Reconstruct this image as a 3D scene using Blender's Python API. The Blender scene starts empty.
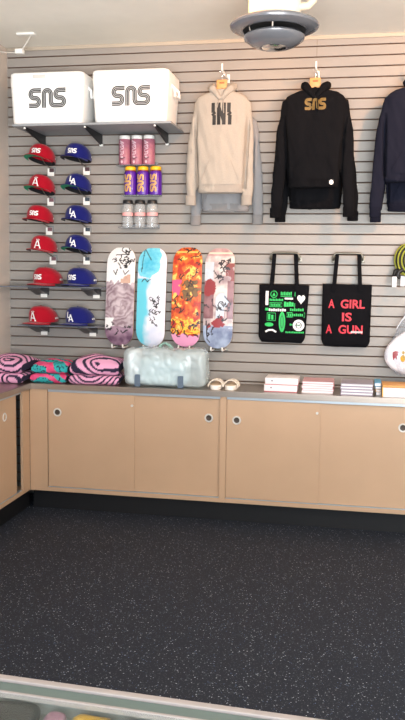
import bpy, bmesh, math, random
from mathutils import Vector, Matrix, noise
from mathutils.bvhtree import BVHTree
R = random.Random(7)
PI = math.pi
SC = bpy.context.scene
COL = SC.collection
V = Vector

# ------------------------------------------------------------------ colours and materials
def lin(c):
    c /= 255.0
    return c / 12.92 if c <= .04045 else ((c + .055) / 1.055) ** 2.4
def rgb(r, g, b): return (lin(r), lin(g), lin(b), 1)

MATS = {}
def mat(name, col=(200, 200, 200), rough=.6, metal=0, spec=.5, bump=0, bscale=60, var=0, vscale=8, trans=0, coat=0, sheen=0, stretch=None):
    if name in MATS: return MATS[name]
    m = bpy.data.materials.new(name); m.use_nodes = True
    nt = m.node_tree; b = nt.nodes['Principled BSDF']
    b.inputs['Base Color'].default_value = rgb(*col)
    b.inputs['Roughness'].default_value = rough
    b.inputs['Metallic'].default_value = metal
    b.inputs['Specular IOR Level'].default_value = spec
    b.inputs['Transmission Weight'].default_value = trans
    b.inputs['Coat Weight'].default_value = coat
    b.inputs['Sheen Weight'].default_value = sheen
    tc = nt.nodes.new('ShaderNodeTexCoord'); mp = nt.nodes.new('ShaderNodeMapping')
    nt.links.new(tc.outputs['Object'], mp.inputs['Vector'])
    if stretch: mp.inputs['Scale'].default_value = stretch
    n = nt.nodes.new('ShaderNodeTexNoise'); n.inputs['Scale'].default_value = vscale; n.inputs['Detail'].default_value = 4
    nt.links.new(mp.outputs['Vector'], n.inputs['Vector'])
    rp = nt.nodes.new('ShaderNodeValToRGB')
    v = max(var, .015)
    c = rgb(*col)
    rp.color_ramp.elements[0].position = .3; rp.color_ramp.elements[1].position = .7
    rp.color_ramp.elements[0].color = tuple(max(0, x * (1 - v)) for x in c[:3]) + (1,)
    rp.color_ramp.elements[1].color = tuple(min(1, x * (1 + v)) for x in c[:3]) + (1,)
    nt.links.new(n.outputs['Fac'], rp.inputs['Fac']); nt.links.new(rp.outputs['Color'], b.inputs['Base Color'])
    if bump:
        n2 = nt.nodes.new('ShaderNodeTexNoise'); n2.inputs['Scale'].default_value = bscale; n2.inputs['Detail'].default_value = 3
        nt.links.new(mp.outputs['Vector'], n2.inputs['Vector'])
        bp = nt.nodes.new('ShaderNodeBump'); bp.inputs['Strength'].default_value = bump; bp.inputs['Distance'].default_value = .01
        nt.links.new(n2.outputs['Fac'], bp.inputs['Height']); nt.links.new(bp.outputs['Normal'], b.inputs['Normal'])
    MATS[name] = m
    return m

def colmat(name, rough=.6, coat=0):
    if name in MATS: return MATS[name]
    m = bpy.data.materials.new(name); m.use_nodes = True
    nt = m.node_tree; b = nt.nodes['Principled BSDF']
    a = nt.nodes.new('ShaderNodeAttribute'); a.attribute_name = 'Col'
    nt.links.new(a.outputs['Color'], b.inputs['Base Color'])
    b.inputs['Roughness'].default_value = rough; b.inputs['Coat Weight'].default_value = coat
    MATS[name] = m
    return m

def clear(name, col, alpha, rough=.15, gloss=.12):
    """clear plastic or glass: mostly see-through, some body colour, some reflection"""
    if name in MATS: return MATS[name]
    m = bpy.data.materials.new(name); m.use_nodes = True
    nt = m.node_tree; nt.nodes.clear()
    o = nt.nodes.new('ShaderNodeOutputMaterial')
    t = nt.nodes.new('ShaderNodeBsdfTransparent'); t.inputs['Color'].default_value = tuple(.55 + .45 * x for x in rgb(*col)[:3]) + (1,)
    d = nt.nodes.new('ShaderNodeBsdfPrincipled'); d.inputs['Base Color'].default_value = rgb(*col); d.inputs['Roughness'].default_value = rough
    g = nt.nodes.new('ShaderNodeBsdfGlossy'); g.inputs['Roughness'].default_value = rough
    m1 = nt.nodes.new('ShaderNodeMixShader'); m1.inputs[0].default_value = alpha
    nt.links.new(t.outputs[0], m1.inputs[1]); nt.links.new(d.outputs[0], m1.inputs[2])
    lw = nt.nodes.new('ShaderNodeLayerWeight'); lw.inputs['Blend'].default_value = .5
    pw = nt.nodes.new('ShaderNodeMath'); pw.operation = 'POWER'; pw.inputs[1].default_value = 3; nt.links.new(lw.outputs['Facing'], pw.inputs[0])
    fr = nt.nodes.new('ShaderNodeMath'); fr.operation = 'MULTIPLY_ADD'; fr.inputs[1].default_value = gloss * 4; fr.inputs[2].default_value = .03; nt.links.new(pw.outputs[0], fr.inputs[0])
    m2 = nt.nodes.new('ShaderNodeMixShader')
    nt.links.new(fr.outputs[0], m2.inputs[0]); nt.links.new(m1.outputs[0], m2.inputs[1]); nt.links.new(g.outputs[0], m2.inputs[2])
    nt.links.new(m2.outputs[0], o.inputs['Surface'])
    MATS[name] = m
    return m

# ------------------------------------------------------------------ objects
OFF = {}
def thing(name, label, cat, loc=(0, 0, 0), rot=(0, 0, 0), group=None, world=True):
    o = bpy.data.objects.new(name, None); o.empty_display_size = .05; COL.objects.link(o)
    o.location = loc; o.rotation_euler = rot
    o['label'] = label; o['category'] = cat
    if group: o['group'] = group
    OFF[o] = V(loc) if world else V((0, 0, 0))
    return o

def tag(o, label, cat, group=None):
    o['label'] = label; o['category'] = cat
    if group: o['group'] = group
    return o

def put(name, bm, m, parent=None, smooth=True, label=None, origin=None, ang=40):
    if isinstance(bm, bpy.types.Mesh): me = bm
    else:
        me = bpy.data.meshes.new(name); bm.to_mesh(me); bm.free()
    for x in (m if isinstance(m, (list, tuple)) else [m]): me.materials.append(x)
    if smooth:
        me.polygons.foreach_set('use_smooth', [True] * len(me.polygons))
        try: me.set_sharp_from_angle(angle=math.radians(ang))
        except Exception: pass
    o = bpy.data.objects.new(name, me); COL.objects.link(o)
    if parent is not None:
        o.parent = parent
        off = OFF.get(parent, V((0, 0, 0))); OFF[o] = off
        if off.length: me.transform(Matrix.Translation(-off))
    elif origin is not None:
        me.transform(Matrix.Translation(-V(origin))); o.location = origin
        OFF[o] = V(origin)
    else: OFF[o] = V((0, 0, 0))
    if label: o['label'] = label
    return o

def struct(name, bm, m, smooth=False, parent=None):
    o = put(name, bm, m, parent, smooth); o['kind'] = 'structure'; return o

def NB(): return bmesh.new()

def box(bm, x0, x1, y0, y1, z0, z1, bev=0, mi=0, seg=2):
    a = bmesh.new()
    bmesh.ops.create_cube(a, size=1)
    bmesh.ops.scale(a, vec=(x1 - x0, y1 - y0, z1 - z0), verts=a.verts)
    bmesh.ops.translate(a, vec=((x0 + x1) / 2, (y0 + y1) / 2, (z0 + z1) / 2), verts=a.verts)
    if bev: bmesh.ops.bevel(a, geom=list(a.edges), offset=bev, segments=seg, affect='EDGES', profile=.5)
    merge(bm, a, mi)
    return bm

def merge(bm, a, mi=0, M=None):
    mp = {}
    for v in a.verts: mp[v] = bm.verts.new(M @ v.co if M else v.co)
    for f in a.faces:
        try:
            g = bm.faces.new([mp[v] for v in f.verts]); g.material_index = mi if mi else f.material_index
        except ValueError: pass
    a.free()

def cyl(bm, p0, p1, r0, r1=None, n=20, mi=0, cap=True):
    return tube(bm, [p0, p1], r0 if r1 is None else [r0, r1], n, mi, cap)

def tube(bm, pts, r, n=10, mi=0, cap=True, closed=False, sx=1, up=None):
    pts = [V(p) for p in pts]; N = len(pts); rings = []
    rr = r if isinstance(r, (list, tuple)) else [r] * N
    prev = None
    for i, p in enumerate(pts):
        if closed: t = (pts[(i + 1) % N] - pts[i - 1])
        else: t = pts[min(i + 1, N - 1)] - pts[max(i - 1, 0)]
        t.normalize()
        if prev is None:
            u = V(up) if up else (V((0, 0, 1)) if abs(t.z) < .9 else V((1, 0, 0)))
        else: u = prev
        u = (u - t * u.dot(t)).normalized(); w = t.cross(u); prev = u
        rings.append([bm.verts.new(p + (u * math.cos(a) * sx + w * math.sin(a)) * rr[i]) for a in [2 * PI * k / n for k in range(n)]])
    for i in range(N if closed else N - 1):
        A, B = rings[i], rings[(i + 1) % N]
        for k in range(n):
            f = bm.faces.new([A[k], A[(k + 1) % n], B[(k + 1) % n], B[k]]); f.material_index = mi
    if cap and not closed:
        for q in (rings[0][::-1], rings[-1]):
            f = bm.faces.new(q); f.material_index = mi
    return bm

def lathe(bm, prof, c=(0, 0, 0), n=32, mi=0):
    """prof: list of (r, z); closed at the ends where r is 0"""
    c = V(c); rings = []
    for r, z in prof:
        if r < 1e-6: rings.append([bm.verts.new(c + V((0, 0, z)))])
        else: rings.append([bm.verts.new(c + V((r * math.cos(2 * PI * k / n), r * math.sin(2 * PI * k / n), z))) for k in range(n)])
    for A, B in zip(rings, rings[1:]):
        for k in range(n):
            k2 = (k + 1) % n
            q = [A[k % len(A)], A[k2 % len(A)], B[k2 % len(B)], B[k % len(B)]]
            q = [v for i, v in enumerate(q) if v not in q[:i]]
            if len(q) > 2:
                f = bm.faces.new(q); f.material_index = mi
    return bm

def loft(bm, rings, cap=True, mi=0, closed=True):
    L = [[bm.verts.new(p) for p in r] for r in rings]; n = len(L[0])
    for A, B in zip(L, L[1:]):
        for k in range(n if closed else n - 1):
            f = bm.faces.new([A[k], A[(k + 1) % n], B[(k + 1) % n], B[k]]); f.material_index = mi
    if cap and closed:
        for q in (L[0][::-1], L[-1]):
            f = bm.faces.new(q); f.material_index = mi
    return bm

def rrect(cx, cy, z, w, d, r, n=6):
    out = []
    for i, (sx, sy) in enumerate(((1, 1), (-1, 1), (-1, -1), (1, -1))):
        for k in range(n + 1):
            a = PI / 2 * i + PI / 2 * k / n
            out.append((cx + sx * (w / 2 - r) + r * math.cos(a), cy + sy * (d / 2 - r) + r * math.sin(a), z))
    return out

def grid(bm, nu, nv, fn, mi=0, cfn=None, flip=False):
    lay = None
    if cfn: lay = bm.verts.layers.float_color.get('Col') or bm.verts.layers.float_color.new('Col')
    vs = []
    for i in range(nu + 1):
        row = []
        for j in range(nv + 1):
            u, v = i / nu, j / nv
            w = bm.verts.new(fn(u, v))
            if cfn: w[lay] = cfn(u, v)
            row.append(w)
        vs.append(row)
    for i in range(nu):
        for j in range(nv):
            q = [vs[i][j], vs[i + 1][j], vs[i + 1][j + 1], vs[i][j + 1]]
            f = bm.faces.new(q[::-1] if flip else q); f.material_index = mi
    return vs

def poly_extrude(bm, pts, y0, y1, mi=0, axis='y'):
    """prism from (a, b) outline: axis y -> (a, y, b); axis z -> (a, b, z); axis x -> (x, a, b)"""
    def P(a, b, t): return (a, t, b) if axis == 'y' else ((a, b, t) if axis == 'z' else (t, a, b))
    A = [bm.verts.new(P(a, b, y0)) for a, b in pts]; B = [bm.verts.new(P(a, b, y1)) for a, b in pts]
    n = len(pts)
    for f in [bm.faces.new(A[::-1]), bm.faces.new(B)] + [bm.faces.new([A[k], A[(k + 1) % n], B[(k + 1) % n], B[k]]) for k in range(n)]:
        f.material_index = mi
    bmesh.ops.recalc_face_normals(bm, faces=bm.faces)
    return bm

def bvh_of(o):
    me = o.data
    off = OFF[o]
    return BVHTree.FromPolygons([v.co + off for v in me.vertices], [tuple(p.vertices) for p in me.polygons])

def stick(bm, bvh, d=(0, 1, 0), off=.0015):
    d = V(d).normalized(); last = None
    for v in bm.verts:
        h = bvh.ray_cast(v.co - d * 1.0, d)
        if h[0] is not None: v.co = h[0] - d * off; last = v
        elif last is not None: v.co = v.co - d * (v.co - last.co).dot(d)
    return bm

def ribbon(bm, pts, w, fr, closed=False):
    """flat ribbon along 2D pts, fr maps (a, b) to 3D"""
    N = len(pts); L = []
    for i in range(N):
        a = pts[(i - 1) % N] if closed or i else pts[i]; b = pts[(i + 1) % N] if closed or i < N - 1 else pts[i]
        dx, dy = b[0] - a[0], b[1] - a[1]; l = math.hypot(dx, dy) or 1
        nx, ny = -dy / l * w / 2, dx / l * w / 2
        L.append((bm.verts.new(fr(pts[i][0] + nx, pts[i][1] + ny)), bm.verts.new(fr(pts[i][0] - nx, pts[i][1] - ny))))
    for i in range(N if closed else N - 1):
        A, B = L[i], L[(i + 1) % N]
        bm.faces.new([A[0], A[1], B[1], B[0]])
    return bm

def patch(bm, pts, fr, nsub=0):
    f = bm.faces.new([bm.verts.new(fr(a, b)) for a, b in pts])
    return f

def quadpatch(bm, x0, x1, z0, z1, fr, n=6):
    grid(bm, n, n, lambda u, v: fr(x0 + (x1 - x0) * u, z0 + (z1 - z0) * v))

def ell(cx, cz, a, b, n=20, t0=0): return [(cx + a * math.cos(2 * PI * k / n + t0), cz + b * math.sin(2 * PI * k / n + t0)) for k in range(n)]

def text_bm(s, size, fr, bold=0, align='CENTER', sp=1.0):
    cu = bpy.data.curves.new('t', 'FONT'); cu.body = s; cu.size = size; cu.align_x = align; cu.align_y = 'CENTER'
    cu.offset = bold; cu.space_character = sp; cu.resolution_u = 3
    o = bpy.data.objects.new('t', cu); COL.objects.link(o)
    bpy.context.view_layer.update()
    me = bpy.data.meshes.new_from_object(o.evaluated_get(bpy.context.evaluated_depsgraph_get()))
    bpy.data.objects.remove(o); bpy.data.curves.remove(cu)
    bm = bmesh.new(); bm.from_mesh(me); bpy.data.meshes.remove(me)
    bmesh.ops.triangulate(bm, faces=bm.faces)
    for v in bm.verts: v.co = V(fr(v.co.x, v.co.y))
    return bm

def remeshed(bm, vox, it=6, disp=None):
    me = bpy.data.meshes.new('r'); bmesh.ops.recalc_face_normals(bm, faces=bm.faces); bm.to_mesh(me); bm.free()
    o = bpy.data.objects.new('r', me); COL.objects.link(o)
    m = o.modifiers.new('r', 'REMESH'); m.mode = 'VOXEL'; m.voxel_size = vox
    s = o.modifiers.new('s', 'SMOOTH'); s.iterations = it; s.factor = .5
    bpy.context.view_layer.update()
    r = bpy.data.meshes.new_from_object(o.evaluated_get(bpy.context.evaluated_depsgraph_get()))
    bpy.data.objects.remove(o); bpy.data.meshes.remove(me)
    r.materials.clear()
    if disp:
        for v in r.vertices: v.co = disp(v.co.copy(), v.normal.copy())
    return r

def fbm(x, y, z=0, o=3): return noise.fractal(V((x, y, z)), 1.0, 2.0, o)
def mixc(a, b, t):
    t = max(0, min(1, t)); return tuple(a[i] * (1 - t) + b[i] * t for i in range(4))

# ------------------------------------------------------------------ the striped three-letter logo
def arc(cx, cy, r, a0, a1, n=14): return [(cx + r * math.cos(math.radians(a0 + (a1 - a0) * k / n)), cy + r * math.sin(math.radians(a0 + (a1 - a0) * k / n))) for k in range(n + 1)]
def seg(a, b, n=5): return [(a[0] + (b[0] - a[0]) * k / n, a[1] + (b[1] - a[1]) * k / n) for k in range(n)]
LOGO = [
    seg((1.85, 1), (.81, 1)) + arc(.81, .5, .5, 90, 270) + seg((.81, 0), (1.0, 0)) [1:] + arc(1.0, -.5, .5, 90, -90) + seg((1.0, -1), (.05, -1))[1:] + [(.05, -1)],
    seg((2.22, -1.31), (2.22, .5)) + arc(2.72, .5, .5, 180, 0) + seg((3.22, .5), (3.22, -.5))[1:] + arc(3.72, -.5, .5, 180, 270) + seg((3.72, -1), (4.6, -1))[1:]
    + arc(4.6, -.5, .5, -90, 90) + seg((4.6, 0), (4.4, 0))[1:] + arc(4.4, .5, .5, 270, 90) + seg((4.4, 1), (5.35, 1))[1:] + [(5.35, 1)],
]
def logo(bm, width, fr, lines=4, fill=.55, band=.64):
    s = width / 5.42
    pitch = band / lines
    for path in LOGO:
        N = len(path); nr = []
        for i in range(N):
            a = path[max(0, i - 1)]; b = path[min(N - 1, i + 1)]
            dx, dy = b[0] - a[0], b[1] - a[1]; l = math.hypot(dx, dy) or 1
            nr.append((-dy / l, dx / l))
        for k in range(lines):
            o = (k - (lines - 1) / 2) * pitch
            pts = [((p[0] + n[0] * o - 2.71) * s, (p[1] + n[1] * o) * s) for p, n in zip(path, nr)]
            ribbon(bm, pts, pitch * fill * s, fr)
    return bm

# ------------------------------------------------------------------ materials used everywhere
M_slat = mat('slatwall_laminate', (150, 144, 138), .42, var=.03, vscale=3, spec=.45)
M_groove = mat('slatwall_groove', (136, 108, 90), .8)
M_wall = mat('painted_wall', (204, 190, 178), .75, bump=.05, bscale=90)
M_ceil = mat('painted_ceiling', (240, 236, 226), .85, bump=.06, bscale=60)
M_trim = mat('cream_trim', (176, 164, 148), .6)
M_lam = mat('tan_laminate', (200, 165, 134), .5, var=.04, vscale=2.5, bump=.02, bscale=200)
M_lamE = mat('tan_laminate_edge', (212, 180, 146), .5, var=.03)
M_dark = mat('black_rubber_base', (9, 10, 15), .6)
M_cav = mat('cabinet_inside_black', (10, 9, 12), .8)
M_steel = mat('brushed_steel', (172, 160, 150), .34, metal=1, var=.06, vscale=30, stretch=(.15, 6, 6))
M_alu = mat('aluminium_track', (190, 200, 208), .38, metal=.6)
M_chrome = mat('chrome', (225, 222, 218), .16, metal=1)
M_white = mat('white_plastic', (240, 238, 232), .45)
M_cooler = mat('cooler_white_plastic', (250, 249, 246), .5, bump=.03, bscale=300)
M_black = mat('black_steel', (22, 22, 25), .5)
M_shelf = mat('charcoal_shelf', (150, 153, 156), .5)
M_ink = mat('black_ink', (28, 27, 27), .6)
M_gun = mat('gunmetal_bar', (120, 116, 106), .35, metal=.8)
M_wood = mat('light_wood', (206, 150, 92), .5, var=.12, vscale=18, stretch=(1, 1, 8))
M_white_ink = mat('white_ink', (236, 236, 236), .6)

# ------------------------------------------------------------------ the setting
CX = -2.79                      # left wall
bm = NB()
P = .0762; z0 = 1.235
XR = 3.0
# each slat is a board with softened lips, the groove behind shows brown
gb = []
k = -16
zs = []
while z0 + k * P < 3.62:
    if z0 + k * P > .02: zs.append(z0 + k * P)
    k += 1
lo = 0.0
edges = [0.0] + zs + [3.6]
for a, b in zip(edges, edges[1:]):
    a2 = a + (  .0042 if a > 0 else 0); b2 = b -   .0042 if b < 3.59 else b
    if b2 - a2 < .004: continue
    prof = [(.012, a2), (.0, a2 + .0), (-.0, a2), (-.0015, a2 + .0018), (-.0015, b2 - .0018), (.0, b2), (.012, b2)]
    pr = [(.012, a2), (.0005, a2), (-.0015, a2 + .002), (-.0015, b2 - .002), (.0005, b2), (.012, b2)]
    A = [bm.verts.new((CX, y, z)) for y, z in pr]; B = [bm.verts.new((XR, y, z)) for y, z in pr]
    for i in range(len(pr) - 1):
        f = bm.faces.new([A[i], A[i + 1], B[i + 1], B[i]]); f.material_index = 0 if i in (1, 2, 3) else 1
A = [bm.verts.new(p) for p in ((CX, .012, 0), (XR, .012, 0), (XR, .012, 3.6), (CX, .012, 3.6))]
f = bm.faces.new(A); f.material_index = 1
box(bm, CX - .1, XR + .1, .012, .1, 0, 3.6, mi=1)
bmesh.ops.recalc_face_normals(bm, faces=bm.faces)
struct('wall_back', bm, [M_slat, M_groove])
bm = NB(); box(bm, -.3515, -.3485, -.0022, .002, 3.445, 3.52); box(bm, -.3515, -.3485, -.0022, .002, 3.53, 3.575)
struct('trim_2', bm, mat('seam_brown', (120, 102, 88), .8))
bm = NB(); box(bm, CX - .1, CX, -8.3, .1, 0, 3.6); struct('wall_left', bm, M_wall)
bm = NB(); box(bm, XR, XR + .1, -8.3, .1, 0, 3.6); struct('wall_right', bm, M_wall)
bm = NB(); box(bm, CX - .1, XR + .1, -8.3, .1, 3.595, 3.7); struct('ceiling', bm, M_ceil)
bm = NB(); box(bm, CX, XR, -.014, 0, 3.568, 3.595, .003); struct('trim_1', bm, M_trim)

# black rubber floor with pale flecks
m = bpy.data.materials.new('flecked_rubber'); m.use_nodes = True; nt = m.node_tree; b = nt.nodes['Principled BSDF']
tc = nt.nodes.new('ShaderNodeTexCoord')
base = None
def fleck(scale, thr, chance, col, prev, seed, sq):
    mp = nt.nodes.new('ShaderNodeMapping'); mp.inputs['Location'].default_value = (seed, seed * .7, 0); mp.inputs['Scale'].default_value = (1, sq, 1)
    mp.inputs['Rotation'].default_value = (0, 0, seed)
    nt.links.new(tc.outputs['Object'], mp.inputs['Vector'])
    nz = nt.nodes.new('ShaderNodeTexNoise'); nz.inputs['Scale'].default_value = scale * .9
    nt.links.new(mp.outputs['Vector'], nz.inputs['Vector'])
    ad = nt.nodes.new('ShaderNodeMixRGB'); ad.blend_type = 'ADD'; ad.inputs[0].default_value = .012
    nt.links.new(mp.outputs['Vector'], ad.inputs[1]); nt.links.new(nz.outputs['Color'], ad.inputs[2])
    vo = nt.nodes.new('ShaderNodeTexVoronoi'); vo.inputs['Scale'].default_value = scale
    nt.links.new(ad.outputs[0], vo.inputs['Vector'])
    lt = nt.nodes.new('ShaderNodeMath'); lt.operation = 'LESS_THAN'; lt.inputs[1].default_value = thr
    nt.links.new(vo.outputs['Distance'], lt.inputs[0])
    sp = nt.nodes.new('ShaderNodeSeparateColor'); nt.links.new(vo.outputs['Color'], sp.inputs[0])
    ch = nt.nodes.new('ShaderNodeMath'); ch.operation = 'LESS_THAN'; ch.inputs[1].default_value = chance
    nt.links.new(sp.outputs[0], ch.inputs[0])
    mu = nt.nodes.new('ShaderNodeMath'); mu.operation = 'MULTIPLY'
    nt.links.new(lt.outputs[0], mu.inputs[0]); nt.links.new(ch.outputs[0], mu.inputs[1])
    mx = nt.nodes.new('ShaderNodeMixRGB'); mx.inputs[2].default_value = col
    nt.links.new(mu.outputs[0], mx.inputs[0])
    if prev is None: mx.inputs[1].default_value = rgb(38, 42, 51)
    else: nt.links.new(prev.outputs[0], mx.inputs[1])
    return mx
x = fleck(120, .32, .34, rgb(82, 86, 94), None, 1.3, 1.6)
x = fleck(85, .22, .36, rgb(128, 132, 142), x, 4.1, .6)
x = fleck(95, .18, .14, rgb(110, 130, 170), x, 2.2, 1.0)
x = fleck(46, .15, .30, rgb(196, 200, 206), x, 5.2, 1.5)
nt.links.new(x.outputs[0], b.inputs['Base Color'])
b.inputs['Roughness'].default_value = .6; b.inputs['Specular IOR Level'].default_value = .14
bm = NB(); box(bm, CX - .1, XR + .1, -8.3, .1, -.1, 0); struct('floor', bm, m)

# shop front behind the camera: low wall, head and a wide window that lets the daylight in
bm = NB()
box(bm, CX, XR, -8.3, -8.2, 0, .5); box(bm, CX, XR, -8.3, -8.2, 3.1, 3.6)
box(bm, CX, -2.5, -8.3, -8.2, .5, 3.1); box(bm, 2.7, XR, -8.3, -8.2, .5, 3.1)
struct('wall_front', bm, M_wall)
bm = NB()
for x in (-2.5, -.77, .93, 2.63): box(bm, x, x + .07, -8.29, -8.22, .5, 3.1)
box(bm, -2.5, 2.7, -8.29, -8.22, .5, .57); box(bm, -2.5, 2.7, -8.29, -8.22, 3.03, 3.1)
struct('window_1', bm, M_alu)

# ------------------------------------------------------------------ cabinets and worktop
CT = .99
FY = -.435; FX = -2.445
def pull(bm, x, y, z, axis='y', r=.029):
    prof = [(0, -.0005), (r * .6, -.0005), (r * .72, .0005), (r * .76, .004), (r * 1.02, .0045), (r * 1.14, 0), (r * 1.14, -.001)]
    a = NB(); lathe(a, [(p, q) for p, q in prof], n=24)
    for f in a.faces:
        c = f.calc_center_median(); f.material_index = 1 if math.hypot(c.x, c.y) < r * .72 else 0
    Mx = Matrix.Translation((x, y, z)) @ (Matrix.Rotation(PI / 2, 4, 'X') if axis == 'y' else Matrix.Rotation(PI / 2, 4, 'Y'))
    merge(bm, a, 0, Mx)
    return bm
M_ring = mat('bright_pull_ring', (228, 224, 218), .3, metal=.25)
M_pullin = mat('pull_recess', (78, 66, 58), .5, metal=.3)

def cabinet_unit(label, x0, x1, xm, fill0, pulls, locks):
    t = thing('base_cabinet', label, 'cabinet', ((x0 + x1) / 2, -.2, 0))
    b = NB()
    box(b, fill0, x1, FY, FY + .02, .152, .183, .0015)                # bottom rail
    box(b, x1 - .045, x1, FY, FY + .03, .183, .948, .0015)            # end stile
    if fill0 < x0: box(b, fill0, x0, FY, FY + .02, .183, .948, .001)   # corner filler
    else: box(b, x0, x0 + .004, FY, FY + .03, .183, .948)
    box(b, fill0, x1, -.02, -.004, .16, .945); box(b, fill0, x1, FY + .03, -.02, .16, .178)
    put('carcass', b, M_lam, t, False)
    b = NB(); box(b, fill0, x1, -.375, -.36, 0, .155); put('toe_kick', b, M_dark, t, False)
    b = NB(); box(b, x0 + .005, x1 - .045, FY + .002, FY + .028, .928, .9475, .002); put('sliding_track', b, M_alu, t, False)
    b = NB(); box(b, x0 + .005, x1 - .045, FY + .004, FY + .028, .1835, .189); put('sliding_track', b, M_alu, t, False)
    for i, (a, c, y) in enumerate(((x0 + .006, xm, FY + .006), (xm - .03, x1 - .047, FY + .018))):
        b = NB(); box(b, a, c, y, y + .009, .19, .927, .001); d = put('sliding_door', b, M_lam, t, False)
        b = NB(); pull(b, pulls[i][0], y - .001, pulls[i][1]); put('finger_pull', b, [M_ring, M_pullin], d)
        if i == 0:
            b = NB(); cyl(b, (locks[0], y, locks[1]), (locks[0], y - .009, locks[1]), .0095, n=16); cyl(b, (locks[0], y - .009, locks[1]), (locks[0], y - .012, locks[1]), .005, n=12)
            put('lock', b, M_ring, d)
    return t
cabinet_unit('tan laminate sliding door cabinet with corner filler panel, below the striped towels', -2.302, -.915, -1.612, FX + .002, [(-2.222, .772), (-1.046, .781)], (-1.63, .849))
cabinet_unit('tan laminate sliding door cabinet below the books and boxes', -.915, .53, -.227, -.915, [(-.836, .776), (.352, .776)], (-.252, .856))

# cabinet along the left wall, its door pushed back from the corner
t = thing('base_cabinet', 'tan laminate cabinet along left wall with door slid open at the corner', 'cabinet', (-2.6, -1.4, 0))
b = NB()
box(b, FX - .02, FX, -2.4, -.436, .152, .183, .0015); box(b, FX - .02, FX, -.570, -.436, .183, .948, .001)
box(b, -2.785, -2.77, -2.4, -.45, .16, .945); box(b, -2.77, FX - .03, -2.4, -.45, .16, .178)
put('carcass', b, M_lam, t, False)
b = NB(); box(b, -2.50, -2.485, -2.4, -.36, 0, .155); put('toe_kick', b, M_dark, t, False)
b = NB(); box(b, FX - .026, FX - .002, -2.4, -.59, .928, .9475, .002); put('sliding_track', b, M_alu, t, False)
b = NB(); box(b, FX - .026, FX - .004, -2.4, -.59, .1835, .189); put('sliding_track', b, M_alu, t, False)
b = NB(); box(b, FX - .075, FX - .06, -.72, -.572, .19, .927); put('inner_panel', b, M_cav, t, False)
for z in (.86, .55, .25):
    b = NB(); cyl(b, (FX - .06, -.625, z), (FX - .053, -.625, z), .006, n=10); put('screw', b, M_chrome, t)
b = NB(); box(b, FX - .016, FX - .007, -1.45, -.672, .19, .927, .001); d = put('sliding_door', b, M_lam, t, False)
b = NB(); pull(b, FX - .008, -.872, .80, 'x'); put('finger_pull', b, [M_ring, M_pullin], d)
b = NB(); box(b, FX - .028, FX - .019, -2.4, -1.42, .19, .927, .001); put('sliding_door', b, M_lam, t, False)

# stainless worktop, one L-shaped piece
b = NB()
poly_extrude(b, [(-2.788, -.003), (.56, -.003), (.56, -.45), (-2.425, -.45), (-2.425, -2.4), (-2.788, -2.4)], .9485, CT, axis='z')
bmesh.ops.bevel(b, geom=[e for e in b.edges if abs(e.verts[0].co.z - CT) < 1e-4 and abs(e.verts[1].co.z - CT) < 1e-4], offset=.004, segments=2, affect='EDGES')
tag(put('worktop', b, M_steel, None, True, ang=30), 'L-shaped stainless steel worktop over the tan cabinets', 'worktop')

# ------------------------------------------------------------------ shelf with the two coolers
t = thing('wall_shelf', 'charcoal wall shelf on knife brackets carrying the white coolers', 'shelf', (-1.95, 0, 2.91))
b = NB(); box(b, -2.565, -1.35, -.432, -.002, 2.913, 2.928, .002); put('shelf_board', b, M_shelf, t, False)
for x in (-2.475, -2.005, -1.475):
    b = NB(); poly_extrude(b, [(-.002, 2.828), (-.03, 2.832), (-.40, 2.895), (-.40, 2.912), (-.002, 2.912)], x - .006, x + .006, axis='x')
    br = put('bracket', b, M_black, t, False)
    b = NB(); box(b, x - .012, x + .012, -.028, -.002, 2.822, 2.838, .002); put('bracket_foot', b, M_white, br)
    b = NB(); cyl(b, (x, -.40, 2.903), (x, -.412, 2.903), .007, n=10); put('bracket_tip', b, M_white, br)

def cooler(xc, label, latch):
    W, D, z0, z1 = .575, .40, 2.929, 3.293
    yc = -.252
    t = thing('cooler', label, 'cooler', (xc, yc, z0), group='white coolers on the top shelf')
    b = NB(); prof = []
    for z, w, d, r in ((0, .52, .365, .03), (.006, .533, .382, .04), (.02, .54, .389, .045), (.17, .556, .397, .045), (.255, .566, .400, .045), (.262, .566, .400, .045)):
        prof.append(rrect(xc, yc, z0 + z, w, d, r))
    loft(b, prof); bd = put('body', b, M_cooler, t)
    b = NB(); loft(b, [rrect(xc, yc, z0 + z, w, d, .045) for z, w, d in ((.2625, .566, .400), (.264, .570, .402), (.30, .573, .403), (.35, .573, .403), (.359, .567, .397), (.364, .553, .383))])
    put('lid', b, M_cooler, t)
    b = NB(); box(b, xc - .1 if latch else xc - .03, xc + .0 if latch else xc - .018, yc - .2045, yc - .197, z0 + .32, z0 + .345, .003); put('latch', b, mat('cooler_grey', (214, 210, 204), .5), t)
    for s in (-1, 1):
        b = NB(); X = xc + s * .288
        tube(b, [(X - s * .012, yc - .07, z0 + .28), (X + s * .016, yc - .07, z0 + .25), (X + s * .02, yc - .07, z0 + .2), (X + s * .02, yc + .07, z0 + .2), (X + s * .016, yc + .07, z0 + .25), (X - s * .012, yc + .07, z0 + .28)], .009, 8)
        put('side_handle', b, M_cooler, t)
        b = NB(); box(b, X - s * .02 - .006, X - s * .02 + .012, yc - .09, yc + .09, z0 + .275, z0 + .315, .004); put('handle_block', b, M_cooler, t)
    return t, bd
LCH = [(-2.29, 'white hard cooler with striped black letter logo, at the left wall corner', 1), (-1.655, 'white hard cooler with striped black letter logo, above the pink bottles', 0)]
for xc, lb, l in LCH:
    t, bd = cooler(xc, lb, l)
    lid = [c for c in t.children if c.name.startswith('lid')][0]
    b = NB(); logo(b, .292, lambda a, c: (xc + .012 + a, -.6, 3.108 + c), 3, .78); stick(b, bvh_of(bd), off=.0012)
    put('logo', b, M_ink, bd, False)

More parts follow.
